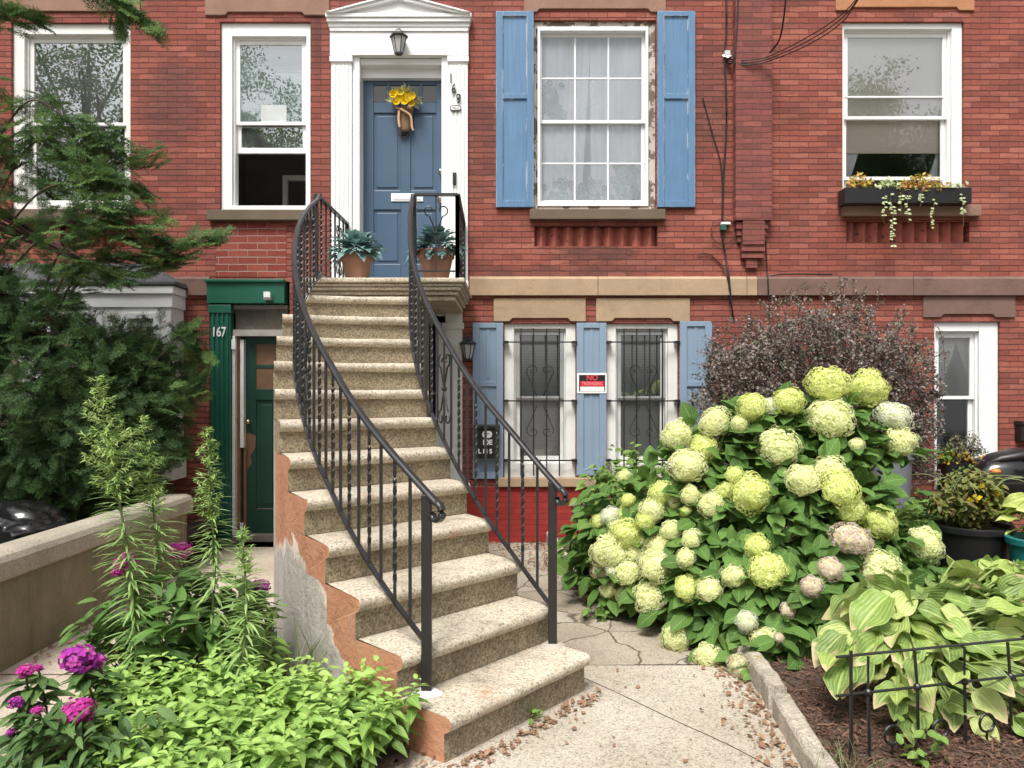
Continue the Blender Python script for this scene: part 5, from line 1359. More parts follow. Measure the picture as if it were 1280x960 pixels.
for i in range(4):
    q = fa+fd*(.13+.205*i+.10); mb = MB(); ax = fd.normalized()
    mb.tube([q+ax*.04*math.cos(a)+Vector((0,0,.14+.04*math.sin(a))) for a in [2*PI*k/20 for k in range(21)]], .006, 6, up=(ax.y, -ax.x, .01)); mb.tube([q+Vector((0,0,.10)), q+Vector((0,0,-.08))], .006, 6); mb.build('ring', M_IRON, e)

# ------------------------------------------------------------------ pots on the right
def pot_prof(mb, c, r0, r1, h, rim=.04, rt=.02, segs=32): mb.lathe([(r0*.9, 0), (r0, .005), (r1, h-rim), (r1+rt, h-rim+.004), (r1+rt*1.15, h-.006), (r1+rt*.8, h), (r1-.006, h), (r1-.012, h-.03), (r1-.02, h-.045), (.001, h-.045)], c, segs)
def pot(name, label, c, r0, r1, h, mat, rim=.04, rt=.02):
    e = empty(name, c, label, 'flower pot'); mb = MB(); pot_prof(mb, c, r0, r1, h, rim, rt); mb.build('pot_body', mat, e, smooth=False).data.polygons.foreach_set('use_smooth', [len(p.vertices) == 4 for p in e.children[0].data.polygons])
    e.children[0].modifiers.new('edge', 'EDGE_SPLIT').split_angle = math.radians(45)
    mb = MB(); mb.lathe([(.001, .0), (r1-.03, 0.0), (r1-.021, -.012)], (c[0], c[1], c[2]+h-.035), 24); mb.build('potting_soil', M_EARTH, e); return e
cb = P(1215, 655, 5.75); pot('flower_pot', 'large round black plastic pot holding yellow flowered plant', (cb.x, cb.y, .1), .19, .255, cb.z-.1, M_BLACK, .05, .02)
leafy_shrub('potted_plant', 'bushy olive green plant with yellow flowers in big black pot', 'plant', cb+Vector((0,0,.16)), (.30,.24,.32), 2200, (.035,.07), leafmat('olive_leaf', [(.08,.13,.025), (.13,.19,.035), (.20,.24,.05), (.18,.14,.05)], vein=0, trans=.25), T_POINT, 44, zfloor=cb.z-.05)
POTPLANT = bpy.data.objects[[o.name for o in COL.objects if o.name.startswith('potted_plant')][-1]]
def dots(parent, pts, size, mat, n=8, tpl=T_PETAL):
    fo = Foliage()
    for p in pts:
        a = unit(n); fo.add(tpl, np.tile(np.array(p), (n,1))+rng.normal(size=(n,3))*size*.25, a, unit(n), size)
    return fo.build('blossoms', mat, parent)
M_YEL = florets('yellow_florets', [(.62,.40,.02), (.75,.55,.03), (.80,.66,.08)])
dots(POTPLANT, [P(1228,608,5.6), P(1240,612,5.65), P(1247,620,5.6), P(1222,622,5.5)]+[P(random.uniform(1200,1250), random.uniform(606,630), 5.6) for _ in range(4)], .024, M_YEL, 12)
fo = Foliage(); sb = MB()
for k in range(16):
    a = random.uniform(0, 2*PI); r = random.uniform(.2,.42); b = cb+Vector((random.gauss(0,.06), random.gauss(0,.06), 0))
    sb.tube(catmull([b, b+Vector((math.cos(a)*r*.4, math.sin(a)*r*.4, .33)), b+Vector((math.cos(a)*r, math.sin(a)*r-.05, random.uniform(.2,.42)))], 6), .004, 4, taper=lambda t: 1-.6*t)
sb.build('grass_blades', flat('pale_grass', (.25,.30,.12), .6, bmp=0), POTPLANT)
ct = P(1306, 672, 5.35); pot('flower_pot', 'teal pot at the right edge with chartreuse leaves', (ct.x, ct.y, .12), .17, .215, ct.z-.12, flat('teal_glaze', (.015,.17,.17), .3, bmp=.03, spec=.6), .05, .02)
cg = P(1112, 560, 7.2); pot('planter', 'grey planter standing behind white hydrangea flower heads', (cg.x, cg.y, .05), .15, .19, cg.z-.05, flat('grey_planter', (.15,.16,.175), .5, var=.08, bmp=.05), .10, .02)
# sill pots of the lower right window
sl_ = W7[2]
e = empty('planter_box', (fx(1200), -.12, fz(613)), 'black planter box on the sill of lower right window', 'planter')
mb = MB(); mb.box(fx(1170), fx(1232), -.20, -.02, fz(611), fz(575)); mb.build('planter_body', M_BLACK, e, bevel=.01)
mb = MB(); mb.box(fx(1169), fx(1233), -.21, -.015, fz(575)+.002, fz(572)); mb.build('planter_rim', M_BLACK, e, bevel=.004)
leafy_shrub('potted_plant', 'fine leaved greyish bush in planter box on lower right window sill', 'plant', (fx(1205,-.12), -.14, fz(562)), (.26,.12,.27), 1100, (.018,.034), leafmat('grey_purple_leaf', [(.06,.055,.035), (.10,.10,.05), (.14,.12,.08), (.18,.19,.09)], vein=0, trans=.2), T_POINT, 40, zfloor=fz(574))
SILLPLANT = leafy_shrub('potted_plant', 'yellow green flowering plant in planter box, left end', 'plant', (fx(1180,-.14), -.17, fz(570)), (.14,.08,.12), 240, (.02,.045), M_GREEN2, T_POINT, 14, zfloor=fz(574))
dots(SILLPLANT, [(fx(random.uniform(1172,1228),-.2), -.2+random.uniform(-.06,.02), fz(random.uniform(563,576))) for _ in range(20)], .022, florets('orange_florets', [(.62,.30,.03), (.70,.42,.05), (.75,.55,.08)]), 8)
fo = Foliage()
for k in range(11):
    x = fx(random.uniform(1192,1228), -.2); z0 = fz(578); L = random.uniform(.15,.36); m = int(L*110)
    z = z0-rng.random(m)*L; fo.add(T_TINY, np.stack([x+rng.normal(size=m)*.012, -.225+rng.normal(size=m)*.008, z], 1), unit(m)+np.array([0,-.5,-.3]), np.array([0,-1,.4])+rng.normal(size=(m,3))*.3, rng.uniform(.02,.032,m))
tag(fo.build('trailing_plant', M_GREEN2), 'trailing green vine hanging from planter box of lower window', 'plant')
# black motor scooter parked by the wall
def scooter():
    c = P(1295, 650, 6.9); e = empty('motor_scooter', (c.x, c.y, .05), 'glossy black motor scooter with orange reflector behind flower pots', 'scooter')
    M_GL = flat('gloss_black_paint', (.008,.008,.009), .12, var=.05, bmp=0, spec=.7)
    def loft(secs, name, mat, parent=e):
        mb = MB(); n = 14; v = []; f = []
        for (x, zc, hw, hh) in secs:
            for k in range(n):
                a = 2*PI*k/n; v.append((c.x+x, c.y+hw*math.copysign(abs(math.cos(a))**.7, math.cos(a)), zc+hh*math.copysign(abs(math.sin(a))**.7, math.sin(a))))
        for i in range(len(secs)-1):
            for k in range(n): f.append((i*n+k, (i+1)*n+k, (i+1)*n+(k+1) % n, i*n+(k+1) % n))
        f.append(tuple(range(n))); f.append(tuple(range((len(secs)-1)*n, len(secs)*n))); mb.add(v, f); return mb.build(name, mat, parent, smooth=True)
    z0 = 0.0
    body = loft([(-.62,.74,.03,.04), (-.58,.78,.10,.12), (-.46,.83,.15,.19), (-.22,.84,.18,.22), (.12,.74,.17,.20), (.35,.58,.12,.13)], 'body', M_GL)
    loft([(-.48,.98,.06,.02), (-.38,1.03,.12,.04), (-.15,1.07,.15,.055), (.2,1.04,.14,.05), (.36,.95,.08,.03)], 'seat', M_BLACK)
    mb = MB(); mb.ball((c.x-.45, c.y-.145, .93), .045, 0, 12, 6, .55); mb.build('reflector', flat('orange_reflector', (.75,.20,.03), .2, bmp=0, spec=.6), e, smooth=True)
    for x in (-.42, .85):
        mb = MB(); cc = Vector((c.x+x, c.y, .30)); ring_ = [cc+Vector((.205*math.cos(a), 0, .205*math.sin(a))) for a in [2*PI*k/32 for k in range(33)]]
        mb.tube(ring_, .055, 10, up=(0,1,0)); wh = mb.build('wheel', M_BLACK, e, smooth=True)
        mb = MB(); mb.tube([cc+Vector((0,-.03,0)), cc+Vector((0,.03,0))], .14, 20); mb.build('rim', M_GREYFRAME, wh)
    mb = MB(); mb.box(c.x+.2, c.x+.75, c.y-.16, c.y+.16, .33, .40); mb.build('footboard', M_BLACK, e, bevel=.02)
    mb = MB(); mb.prism_xz([(c.x+.62,.36), (c.x+.74,.36), (c.x+.66,.95), (c.x+.58,.95)], c.y-.2, c.y+.2); mb.build('leg_shield', M_GL, e, bevel=.03)
    mb = MB(); mb.tube([(c.x+.85, c.y, .3), (c.x+.62, c.y, 1.02)], .03, 8); mb.tube([(c.x+.56, c.y-.33, 1.03), (c.x+.62, c.y, 1.02), (c.x+.56, c.y+.33, 1.03)], .018, 8); mb.build('handlebar', M_BLACK, e, smooth=True)
scooter()
# path lantern
c = Vector((fx(722,-1.3), -1.3, .02)); cz = H+(490-640)/F*(DW-1.3)
e = empty('path_light', c, 'small dark solar path lantern by the red painted base', 'garden light')
mb = MB(); mb.tube([(c.x, c.y, 0), (c.x, c.y, cz-.07)], .008, 6); mb.build('stake', M_BLACK, e)
mb = MB(); mb.lathe([(.075,.06), (.072,.075), (.03,.095)], (c.x, c.y, cz), 6); mb.build('lamp_cap', flat('grey_lamp_cap', (.22,.19,.18), .4, bmp=0), e)
mb = MB(); mb.lathe([(.03,-.07), (.048,.06)], (c.x, c.y, cz), 6); mb.build('lamp_glass', M_SCREEN, e)
mb = MB(); mb.lathe([(.02,-.085), (.036,-.07), (.034,-.06)], (c.x, c.y, cz), 6)
for k in range(6): a = 2*PI*k/6; mb.tube([(c.x+.034*math.cos(a), c.y+.034*math.sin(a), cz-.07), (c.x+.056*math.cos(a), c.y+.056*math.sin(a), cz+.06)], .005, 4)
mb.build('lamp_frame', M_RUST, e)

# ------------------------------------------------------------------ window box, door basket, pots on the landing
e = empty('window_box', (fx(1136), -.1, fz(258)), 'long black window box on upper right window sill', 'planter')
x0, x1, z0, z1 = fx(1056,-.2), fx(1214,-.2), fz(257,-.1), fz(237.5,-.1)
mb = MB(); mb.box(x0, x1, -.21, -.19, z0, z1); mb.box(x0, x1, -.045, -.03, z0, z1); mb.box(x0, x0+.015, -.19, -.045, z0, z1); mb.box(x1-.015, x1, -.19, -.045, z0, z1); mb.box(x0+.015, x1-.015, -.19, -.045, z0, z0+.02); mb.build('box_body', M_BLACK, e, bevel=.004)
mb = MB(); mb.box(x0+.016, x1-.016, -.189, -.046, z1-.06, z1-.03); mb.build('potting_soil', M_EARTH, e)
M_SEDUM = leafmat('yellow_sedum_leaf', [(.24,.28,.05), (.42,.40,.06), (.55,.46,.08), (.50,.22,.07)], vein=0, trans=.3)
M_PALEV = leafmat('pale_vine_leaf', [(.28,.36,.14), (.42,.50,.24), (.55,.60,.36)], vein=0, trans=.3)
def clump(label, pa, pb, za, zb, n, mat, s=(.03,.055), name='trailing_plant'):
    fo = Foliage(); x = rng.uniform(fx(pa,-.15), fx(pb,-.15), n); z = fz(za)+(fz(zb)-fz(za))*rng.random(n)**1.2*np.sin(np.clip((x-fx(pa,-.15))/(fx(pb,-.15)-fx(pa,-.15)), .08, .92)*PI)**.5
    fo.add(T_POINT, np.stack([x, rng.uniform(-.22,-.06,n), z], 1), unit(n)+np.array([0,-.3,.5]), np.array([0,-.4,1])+rng.normal(size=(n,3))*.4, rng.uniform(*s, n)); e = empty(name, ((fx(pa,-.15)+fx(pb,-.15))/2, -.13, fz(za)), label, 'plant'); fo.build('foliage', mat, e)
    xx = np.sort(x)[::6]; sb = MB(); sb.tube([(q, -.13+.02*math.sin(i*1.7), fz(za)+.012*math.sin(i*2.3)) for i, q in enumerate(xx)], .003, 4); sb.build('stem', M_STEM_B, e)
clump('yellow plant at left end of the upper window box', 1061, 1088, 240, 222, 150, M_SEDUM)
clump('yellow and orange sedum in the right half of window box', 1120, 1182, 246, 224, 380, M_SEDUM)
clump('pale green vine over the middle rim of window box', 1096, 1126, 244, 230, 150, M_PALEV)
clump('small pale vine at right end of window box', 1184, 1210, 241, 234, 50, M_PALEV)
VL = ['left of the two neighbouring pale vines left of middle on the window box', 'longest pale vine hanging below the upper window box', 'short vine just right of the longest vine', 'pale vine hanging at the middle of upper window box', 'shortest vine under the orange sedum', 'vine hanging below right end of the orange sedum', 'pale vine at far right end of upper window box']
for vi, (px, L, zs) in enumerate(((1106,.30,246), (1113,.56,244), (1126,.20,246), (1136,.30,244), (1152,.12,244), (1168,.30,250), (1202,.34,244))):
    fo = Foliage(); sb = MB()
    x = fx(px,-.22); m = int(L*42)+4; z = fz(zs,-.2)-np.linspace(0, L, m)
    xs = x+np.cumsum(rng.normal(size=m)*.004); ys = np.full(m, -.225)
    sb.tube([(xs[i], ys[i], z[i]) for i in range(m)], .0025, 3)
    dens = np.linspace(.95, .35, m)
    for i in range(m):
        for q in range(2):
            if random.random() < dens[i]*.6: fo.add(T_OV, [(xs[i], ys[i], z[i])], [((-1)**q*1.0, -.4, random.uniform(-.3,.3))], [(0,-1,.5)], random.uniform(.025,.042))
    e = empty('trailing_vine', (xs[0], ys[0], z[0]), VL[vi], 'vine', 'vines trailing from the window box'); fo.build('foliage', M_PALEV, e); sb.build('stem', M_STEM, e)

# flower basket on the blue door
yb = YD-.055; bc = Vector((dx(507), yb, dz(150)))
e = empty('door_basket', bc, 'woven wall basket with yellow flowers and bow hanging on the blue door', 'basket')
mb = MB(); mb.lathe([(.045,-.20), (.055,-.19), (.085,-.03), (.095,.03), (.10,.05), (.09,.055), (.001,.05)], bc+Vector((0,0,.06)), 20, sy=.55)
def wicker():
    m, nt, b, out = newmat('wicker'); co = objco(nt); wv = nd(nt, 'TexWave', {'Vector': co, 'Scale': 28, 'Distortion': 1.0}, bands_direction='Z'); 
    col = ramp(nt, wv.outputs['Color'], [(.2, (.13,.07,.04)), (.7, (.36,.23,.13))]); nt.links.new(col, b.inputs['Base Color']); b.inputs['Roughness'].default_value = .8; bump(nt, b, wv.outputs['Color'], .6, .01); return m
mb.build('basket_body', wicker(), e, smooth=True)
mb = MB(); mb.tube(catmull([bc+Vector((-.09,-.05,.10)), bc+Vector((-.01,-.075,.06)), bc+Vector((.07,-.06,.0)), bc+Vector((.085,-.05,-.12)), bc+Vector((.10,-.045,-.15))], 6), .013, 6, up=(0,1,0)); mb.ball(tuple(bc+Vector((.06,-.07,.10))), .03, 0, 10, 6, .7); mb.tube(catmull([bc+Vector((-.055,-.06,.06)), bc+Vector((-.06,-.06,-.03)), bc+Vector((-.05,-.055,-.12))], 6), .015, 6, up=(0,1,0)); mb.build('bow', flat('tan_ribbon', (.58,.37,.22), .7, bmp=.05), e, smooth=True)
fo = Foliage()
for px, py in ((494,124), (501,128), (507,126), (513,129), (498,133), (508,133), (516,134), (503,121), (511,122), (494,130), (517,127)):
    p = Vector((dx(px), yb-.06-random.random()*.03, dz(py))); n = 14
    a = np.linspace(0, 2*PI, n, endpoint=False); fo.add(T_PETAL, np.tile(np.array(p), (n,1)), np.stack([np.cos(a), np.full(n,-.45), np.sin(a)], 1), (0,-1,.1), .05, .9)
fl_ = fo.build('yellow_blossoms', florets('sunny_petals', [(.80,.50,.01), (.85,.60,.02), (.85,.68,.06)]), e)
fo = Foliage(); n = 60; a = rng.uniform(-.35, PI+.35, n)
fo.add(T_LANCE, np.tile(np.array(bc+Vector((0,-.02,.17))), (n,1))+np.stack([np.cos(a)*.07, rng.uniform(-.05,.02,n), np.sin(a)*.05], 1), np.stack([np.cos(a)+rng.normal(size=n)*.2, rng.uniform(-.7,0,n), np.sin(a)+rng.normal(size=n)*.2], 1), unit(n), rng.uniform(.07,.15,n))
fo.build('leaf_spray', leafmat('pale_artificial_leaf', [(.22,.27,.12), (.32,.36,.20), (.42,.46,.30)], vein=.1, trans=.2), e)
M_TERRA = flat('terracotta', (.36,.185,.125), .8, var=.12, scale=5, bmp=.15, wear=(.52,.33,.25), wear_at=.66)
M_TEAL = leafmat('blue_green_leaf', [(.045,.11,.11), (.075,.17,.17), (.12,.24,.23), (.20,.33,.31)], vein=.2, nvein=5, trans=.2, rough=.5)
T_HOLLY = leaf_tpl(lambda v: (.26*math.sin(PI*v)**.7)*(1+.35*math.sin(v*19)), 8, 1, .35, .55, .2)
for px, lab, r in ((446, 'terracotta pot on the landing by the left railing', .15), (545, 'terracotta pot on the landing behind the right railing', .17)):
    Dd = 7.35; c = Vector(((px-640)/F*Dd, D(Dd), LZ+.002)); h = .26 if px < 500 else .29
    pot('terracotta_pot', lab, c, r*.68, r*.93, h, M_TERRA, .075, .016)
    e = empty('artificial_plant', c+Vector((0,0,h-.04)), 'blue green spiky leaved plant in pot by the '+('left' if px < 500 else 'right')+' railing', 'plant'); fo = Foliage(); n = 95
    a = rng.uniform(0, 2*PI, n); el = rng.uniform(-.1, 1.3, n); t = np.stack([np.cos(a)*np.cos(el), np.sin(a)*np.cos(el), np.sin(el)], 1)
    fo.add(T_HOLLY, np.array(c+Vector((0,0,h-.01)))+t*np.array([.11,.11,.10]), t+np.array([0,-.1,-.1]), np.array([0,-.2,1])+t*.3, rng.uniform(.11,.20,n)); fo.build('foliage', M_TEAL, e)
    sb = MB()
    for k in range(12): sb.tube([c+Vector((0,0,h-.06)), c+Vector((0,0,h-.01))+Vector(t[k])*.12], .004, 4)
    sb.build('stem', M_STEM, e)

# ------------------------------------------------------------------ front left bed
# tall weeds
M_WEED = leafmat('tall_weed_leaf', [(.14,.26,.07), (.22,.36,.10), (.33,.46,.18)], vein=.12, nvein=3, trans=.3)
M_WBUD = leafmat('weed_bud', [(.22,.42,.07), (.36,.57,.14), (.54,.70,.28)], vein=0, trans=.3)
def tall_weed(label, tip, foot, crown, spread, n):
    foot = Vector(foot); tip = Vector(tip); e = empty('tall_weed', foot, label, 'weed'); Hh = (tip-foot).length
    path = catmull([foot, foot.lerp(tip,.33)+Vector((.03,0,0)), foot.lerp(tip,.66)+Vector((.02,0,0)), tip], 20); pa = np.array([list(p) for p in path]); m = len(pa)
    mb = MB(); mb.tube(path, .010, 6, taper=lambda t: 1-.75*t); mb.build('stem', M_STEM, e, smooth=True)
    fo = Foliage(); t = rng.random(n)**.9*.97+.02; j = (t*(m-1.01)).astype(int); a = np.arange(n)*2.399
    r = np.interp(t, [0, .3, 1-crown, 1], [.11, .135, .11, .03])
    up = np.interp(t, [0, .4, 1], [-.05, .25, .7])
    d = np.stack([np.cos(a), np.sin(a), up+rng.normal(size=n)*.12], 1)
    fo.add(T_NARROW, pa[j], d, np.array([0,0,1.0])+rng.normal(size=(n,3))*.1, r*rng.uniform(.8,1.3,n), 1.1)
    fo.build('leaf_whorls', M_WEED, e)
    # flowering sprays: short side shoots set with buds
    fo = Foliage(); sb = MB()
    for k in range(int(spread*420)+22):
        tt = 1-crown*random.random()**.8; i = int(tt*(m-1.01)); L = np.interp(tt, [1-crown, 1-crown*.75, 1], [.4, 1, .12])*spread*random.uniform(.6,1.1)
        a = random.uniform(0, 2*PI); p = Vector(pa[i]); d = Vector((math.cos(a), math.sin(a), .30)).normalized()
        pth = catmull([p, p+d*L*.55, p+d*L+Vector((0,0,L*.16))], 4); sb.tube(pth, .0022, 3)
        q = np.array([list(x) for x in pth]); nb = max(10, int(L*260)); jj = rng.random(nb)**.8*(len(q)-1.01); ji = jj.astype(int); pos = q[ji]+(q[ji+1]-q[ji])*(jj-ji)[:, None]
        fo.add(T_NARROW, pos, unit(nb)*.7+np.array(d)*.9, np.array([0,0,1.0])+rng.normal(size=(nb,3))*.4, rng.uniform(.018,.034,nb), 2.3)
        fo.add(T_TINY, [pth[-1]], [d], [(0,0,1)], .022, 1.5)
    fo.build('flower_sprays', M_WBUD, e); sb.build('spray_stem', M_STEM, e)
tall_weed('tallest feathery green weed, leftmost of the tall weeds', P(120,470,3.95), P(172,830,3.75)*1+Vector((0,0,0)), .42, .155, 620)
tall_weed('second tall feathery weed, between the tallest weed and green door', P(177,520,4.1), P(198,800,3.95), .42, .095, 520)
tall_weed('tall feathery weed standing before green fluted door post', P(258,533,4.1), P(262,810,3.95), .42, .095, 520)
tall_weed('short feathery weed near the grey patch of stoop flank', P(303,660,3.95), P(298,850,3.6), .30, .04, 260)
# purple phlox
M_MAG = florets('magenta_florets', [(.42,.012,.22), (.55,.02,.30), (.62,.06,.38), (.70,.16,.48)])
M_PUR = florets('purple_florets', [(.25,.02,.38), (.42,.03,.42), (.55,.05,.45), (.66,.15,.50)])
M_PCORE = flat('phlox_core', (.10,.03,.08), .9, bmp=0)
PH = [bloom_mesh('flower_head', [M_MAG, M_PCORE], 80, .30, .40, 1), bloom_mesh('flower_head', [M_PUR, M_PCORE], 80, .30, .45, 2)]
def phlox(label, foot, heads, leafn=26):
    foot = Vector(foot); e = empty('phlox', foot, label, 'flowers'); fo = Foliage(); sb = MB()
    for (px, py, Dd, dia, kd) in heads:
        c = P(px, py, Dd); R = dia/2*Dd/F*.88; o = link(PH[kd], 'flower_head', e); o.location = c; o.scale = (R, R, R*random.uniform(.65,.85)); o.rotation_euler = (random.uniform(-.3,.3), random.uniform(-.3,.3), random.uniform(0,6))
        b = foot+Vector((random.uniform(-.08,.08), random.uniform(-.08,.08), 0)); path = catmull([b, b.lerp(c,.5)+Vector((.01,0,.03)), c], 8); sb.tube(path, .0045, 5)
        pa = np.array([list(q) for q in path]); n = leafn; t = rng.random(n)**.8*.88; j = (t*(len(pa)-1.01)).astype(int); a = rng.uniform(0, 2*PI, n)
        fo.add(T_LANCE, pa[j], np.stack([np.cos(a), np.sin(a), rng.uniform(-.1,.5,n)], 1), np.array([0,-.1,1])+rng.normal(size=(n,3))*.2, rng.uniform(.07,.13,n), 1.1)
    fo.build('foliage', M_DKGREEN, e); sb.build('stem', M_STEM_B, e)
phlox('purple phlox with a big violet head beside the side path', (-1.72, D(3.3), .02), [(97,823,3.25,40,1), (122,826,3.3,20,1), (88,818,3.3,18,1)], 44)
phlox('phlox with one round magenta head, lowest at left', (-1.62, D(3.0), .02), [(97,889,2.95,36,0)], 44)
phlox('phlox with small pink heads at the left edge', (-1.92, D(3.15), .02), [(32,838,3.1,20,0), (48,835,3.15,11,0), (20,878,3.05,18,1), (47,888,3.0,14,0), (14,915,3.0,12,1)], 30)
phlox('phlox with pink heads against low concrete wall', (-1.95, D(4.1), .02), [(162,697,4.2,20,0), (152,705,4.2,20,0), (148,714,4.2,14,0)], 20)
phlox('phlox with bright head just right of second tall weed', (-1.7, D(4.3), .02), [(226,688,4.3,26,0), (217,684,4.3,12,1)], 24)
phlox('phlox with magenta heads by stoop flank', (-1.35, D(4.35), .02), [(326,733,4.35,24,1), (311,731,4.4,12,0), (300,728,4.4,12,1)], 24)
leafy_shrub('garden_plant', 'dark broad leaved plant behind tall weeds in left bed', 'plant', P(255, 770, 4.15)+Vector((0,0,-.12)), (.42,.3,.5), 330, (.08,.15), M_DKGREEN, T_OV, 24, zfloor=.02)
leafy_shrub('garden_plant', 'mid green lance leaved plant around the tallest weed', 'plant', P(190, 760, 3.85)+Vector((0,0,-.10)), (.36,.26,.42), 420, (.08,.15), M_GREEN1, T_LANCE, 26, zfloor=.02)
leafy_shrub('garden_plant', 'fresh green plant by grey cement patch of stoop', 'plant', P(325, 800, 3.95)+Vector((0,0,-.12)), (.22,.25,.42), 330, (.05,.10), M_GREEN2, T_LANCE, 22, zfloor=.02)
leafy_shrub('garden_plant', 'dark lance leaved plant at lower left corner of bed', 'plant', P(110, 935, 2.95)+Vector((0,0,-.08)), (.40,.25,.34), 420, (.06,.12), M_DKGREEN, T_LANCE, 26, zfloor=.02)
# bright leafy ground cover, hundreds of short shoots
fo = Foliage(); cnt = 0
T_STAR = leaf_tpl(lambda v: .25*math.sin(PI*v**.66)**1.0, 5, 2, .35, .32, .04)
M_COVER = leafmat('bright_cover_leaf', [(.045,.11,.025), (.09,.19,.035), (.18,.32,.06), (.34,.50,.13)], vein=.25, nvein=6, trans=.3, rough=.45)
while cnt < 360:
    d = random.uniform(2.45, 3.75); x = random.uniform(-1.95, -.30)
    if not in_left(x, d-DW): continue
    px = 640+x/d*F
    if px < 130 and random.random() < .75: continue
    xr = np.interp(d, [2.4, 3.0, 3.4, 3.9], [-.62, -.50, -.46, -1.0])
    if x > xr: continue
    hh = np.interp(d, [2.4, 3.0, 3.5, 3.8], [.16, .26, .34, .30])*random.uniform(.6, 1.25)*np.interp(x, [xr-.25, xr], [1, .75])
    b = Vector((x, d-DW, .02)); lean = Vector((random.gauss(0,.10), random.gauss(-.03,.10), 0)); top = b+lean*hh*2+Vector((0,0,hh)); cnt += 1
    nl = 7; a0 = random.uniform(0, PI); tone = random.random()
    for k in range(nl):
        t = .35+.65*k/(nl-1); p = b.lerp(top, t); s = np.interp(t, [.35,.8,1], [.085,.09,.045])*random.uniform(.85,1.2); a = a0+(k % 2)*PI/2
        for sg in (0, PI):
            dv = Vector((math.cos(a+sg), math.sin(a+sg), np.interp(t, [.3,.85,1], [-.25,.05,.55])))
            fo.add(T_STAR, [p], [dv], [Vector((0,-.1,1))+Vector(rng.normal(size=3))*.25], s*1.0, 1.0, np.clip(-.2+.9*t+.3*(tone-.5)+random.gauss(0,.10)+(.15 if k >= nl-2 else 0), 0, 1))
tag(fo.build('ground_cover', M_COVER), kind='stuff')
# grass blades by the flank and bed edge
fo = Foliage(); n = 130
gp_ = np.concatenate([np.stack([rng.normal(-1.13,.06,n//2), rng.normal(D(3.95),.06,n//2), np.full(n//2,.02)], 1), np.stack([rng.normal(1.36,.05,n-n//2), rng.normal(D(3.15),.08,n-n//2), np.full(n-n//2,.05)], 1)])
fo.add(leaf_tpl(lambda v: .02*(1-v*.8), 5, 0, 0, .5), gp_, np.stack([rng.normal(size=n)*.45, rng.normal(size=n)*.45, np.ones(n)], 1), unit(n), np.concatenate([rng.uniform(.2,.42,n//2), rng.uniform(.06,.14,n-n//2)]))
tag(fo.build('grass', leafmat('grass_blade', [(.08,.14,.04), (.14,.20,.07), (.22,.26,.12)], vein=0, trans=.3)), kind='stuff')
# bent wire hoops edging the left bed
e = empty('wire_edging', (-1.8, D(3.1), 0), 'rusty hooped wire edging at the left end of flower bed', 'edging')
for (xa, da, xb, db_, h) in ((-2.02,2.85,-1.86,3.1,.20), (-1.92,3.05,-1.74,3.3,.24), (-1.72,3.35,-1.60,3.62,.30), (-2.06,2.6,-1.92,2.85,.2)):
    mb = MB(); a_, b_ = Vector((xa, D(da), 0)), Vector((xb, D(db_), 0)); m_ = (a_+b_)/2
    mb.tube(catmull([a_, a_.lerp(m_,.15)+Vector((0,0,h*.75)), m_+Vector((0,0,h)), b_.lerp(m_,.15)+Vector((0,0,h*.75)), b_], 7), .007, 6, up=(.3,.9,.1)); mb.build('hoop', M_RUST, e, smooth=True)

# ------------------------------------------------------------------ yew by the left house
M_YEW = leafmat('yew_needles', [(.024,.060,.030), (.042,.095,.040), (.072,.145,.045), (.13,.22,.062)], vein=0, trans=.25, rough=.6, spec=.25)
M_BARK = flat('yew_bark', (.11,.07,.055), .9, var=.35, scale=12, bmp=.5)
def spray_tpl(L=1.0, ns=8):
    """a flat needled twig with side twigs, unit length along y"""
    segs = [((0,0), (0,1), 18)]
    for i in range(ns):
        y = .12+.72*i/ns; s = .42*(1-.55*i/ns)
        for sg in (-1, 1): segs.append(((0,y), (sg*s*random.uniform(.65,.9), y+s*random.uniform(.55,.85)), 8 if i < 5 else 5))
    V = []; Fc = []; U = []
    for (a, b, n) in segs:
        a = np.array(a, float); b = np.array(b, float); d = b-a; l = np.linalg.norm(d); d = d/l; pr = np.array([-d[1], d[0]])
        for k in range(n):
            p = a+d*l*(k+.6)/n
            for sg in (-1, 1):
                nd_ = pr*sg*.8+d*.6; nd_ /= np.linalg.norm(nd_); ln = .078*random.uniform(.8,1.2); w = np.array([-nd_[1], nd_[0]])*.0115
                z0 = -.12*p[1]**2+.25*abs(p[0])*random.uniform(-.5,1); zz = random.uniform(-.05,.055); tw = random.uniform(-.011,.011); q = p+nd_*ln; i0 = len(V)
                V += [(*(p-w), z0-tw), (*(p+w), z0+tw), (*(q+w*.5), z0+zz+tw*.6), (*(q-w*.5), z0+zz-tw*.6)]; U += [(0,0),(1,0),(1,1),(0,1)]; Fc.append((i0, i0+1, i0+2, i0+3))
    return np.array(V), np.array(Fc), np.array(U)
SPR = [spray_tpl() for _ in range(4)]
SPS = [spray_tpl(1.0, 5) for _ in range(4)]
yr = Vector((-3.95, D(7.15), .22)); ytree = empty('yew_tree', yr, 'dark green yew in front of the left house, branches across its window', 'tree')
fo = Foliage(); sb = MB()
sb.tube(catmull([yr+Vector((0,0,-.3)), yr+Vector((.05,-.03,.7)), yr+Vector((-.25,0,1.5)), yr+Vector((-.8,-.1,2.5)), yr+Vector((-1.25,-.15,3.8)), yr+Vector((-1.4,-.15,5.2))], 6), .09, 8, taper=lambda t: 1-.75*t)
sb.tube(catmull([yr+Vector((.05,0,.2)), yr+Vector((.3,-.05,.9)), yr+Vector((.55,-.1,1.7))], 6), .06, 7, taper=lambda t: 1-.7*t)
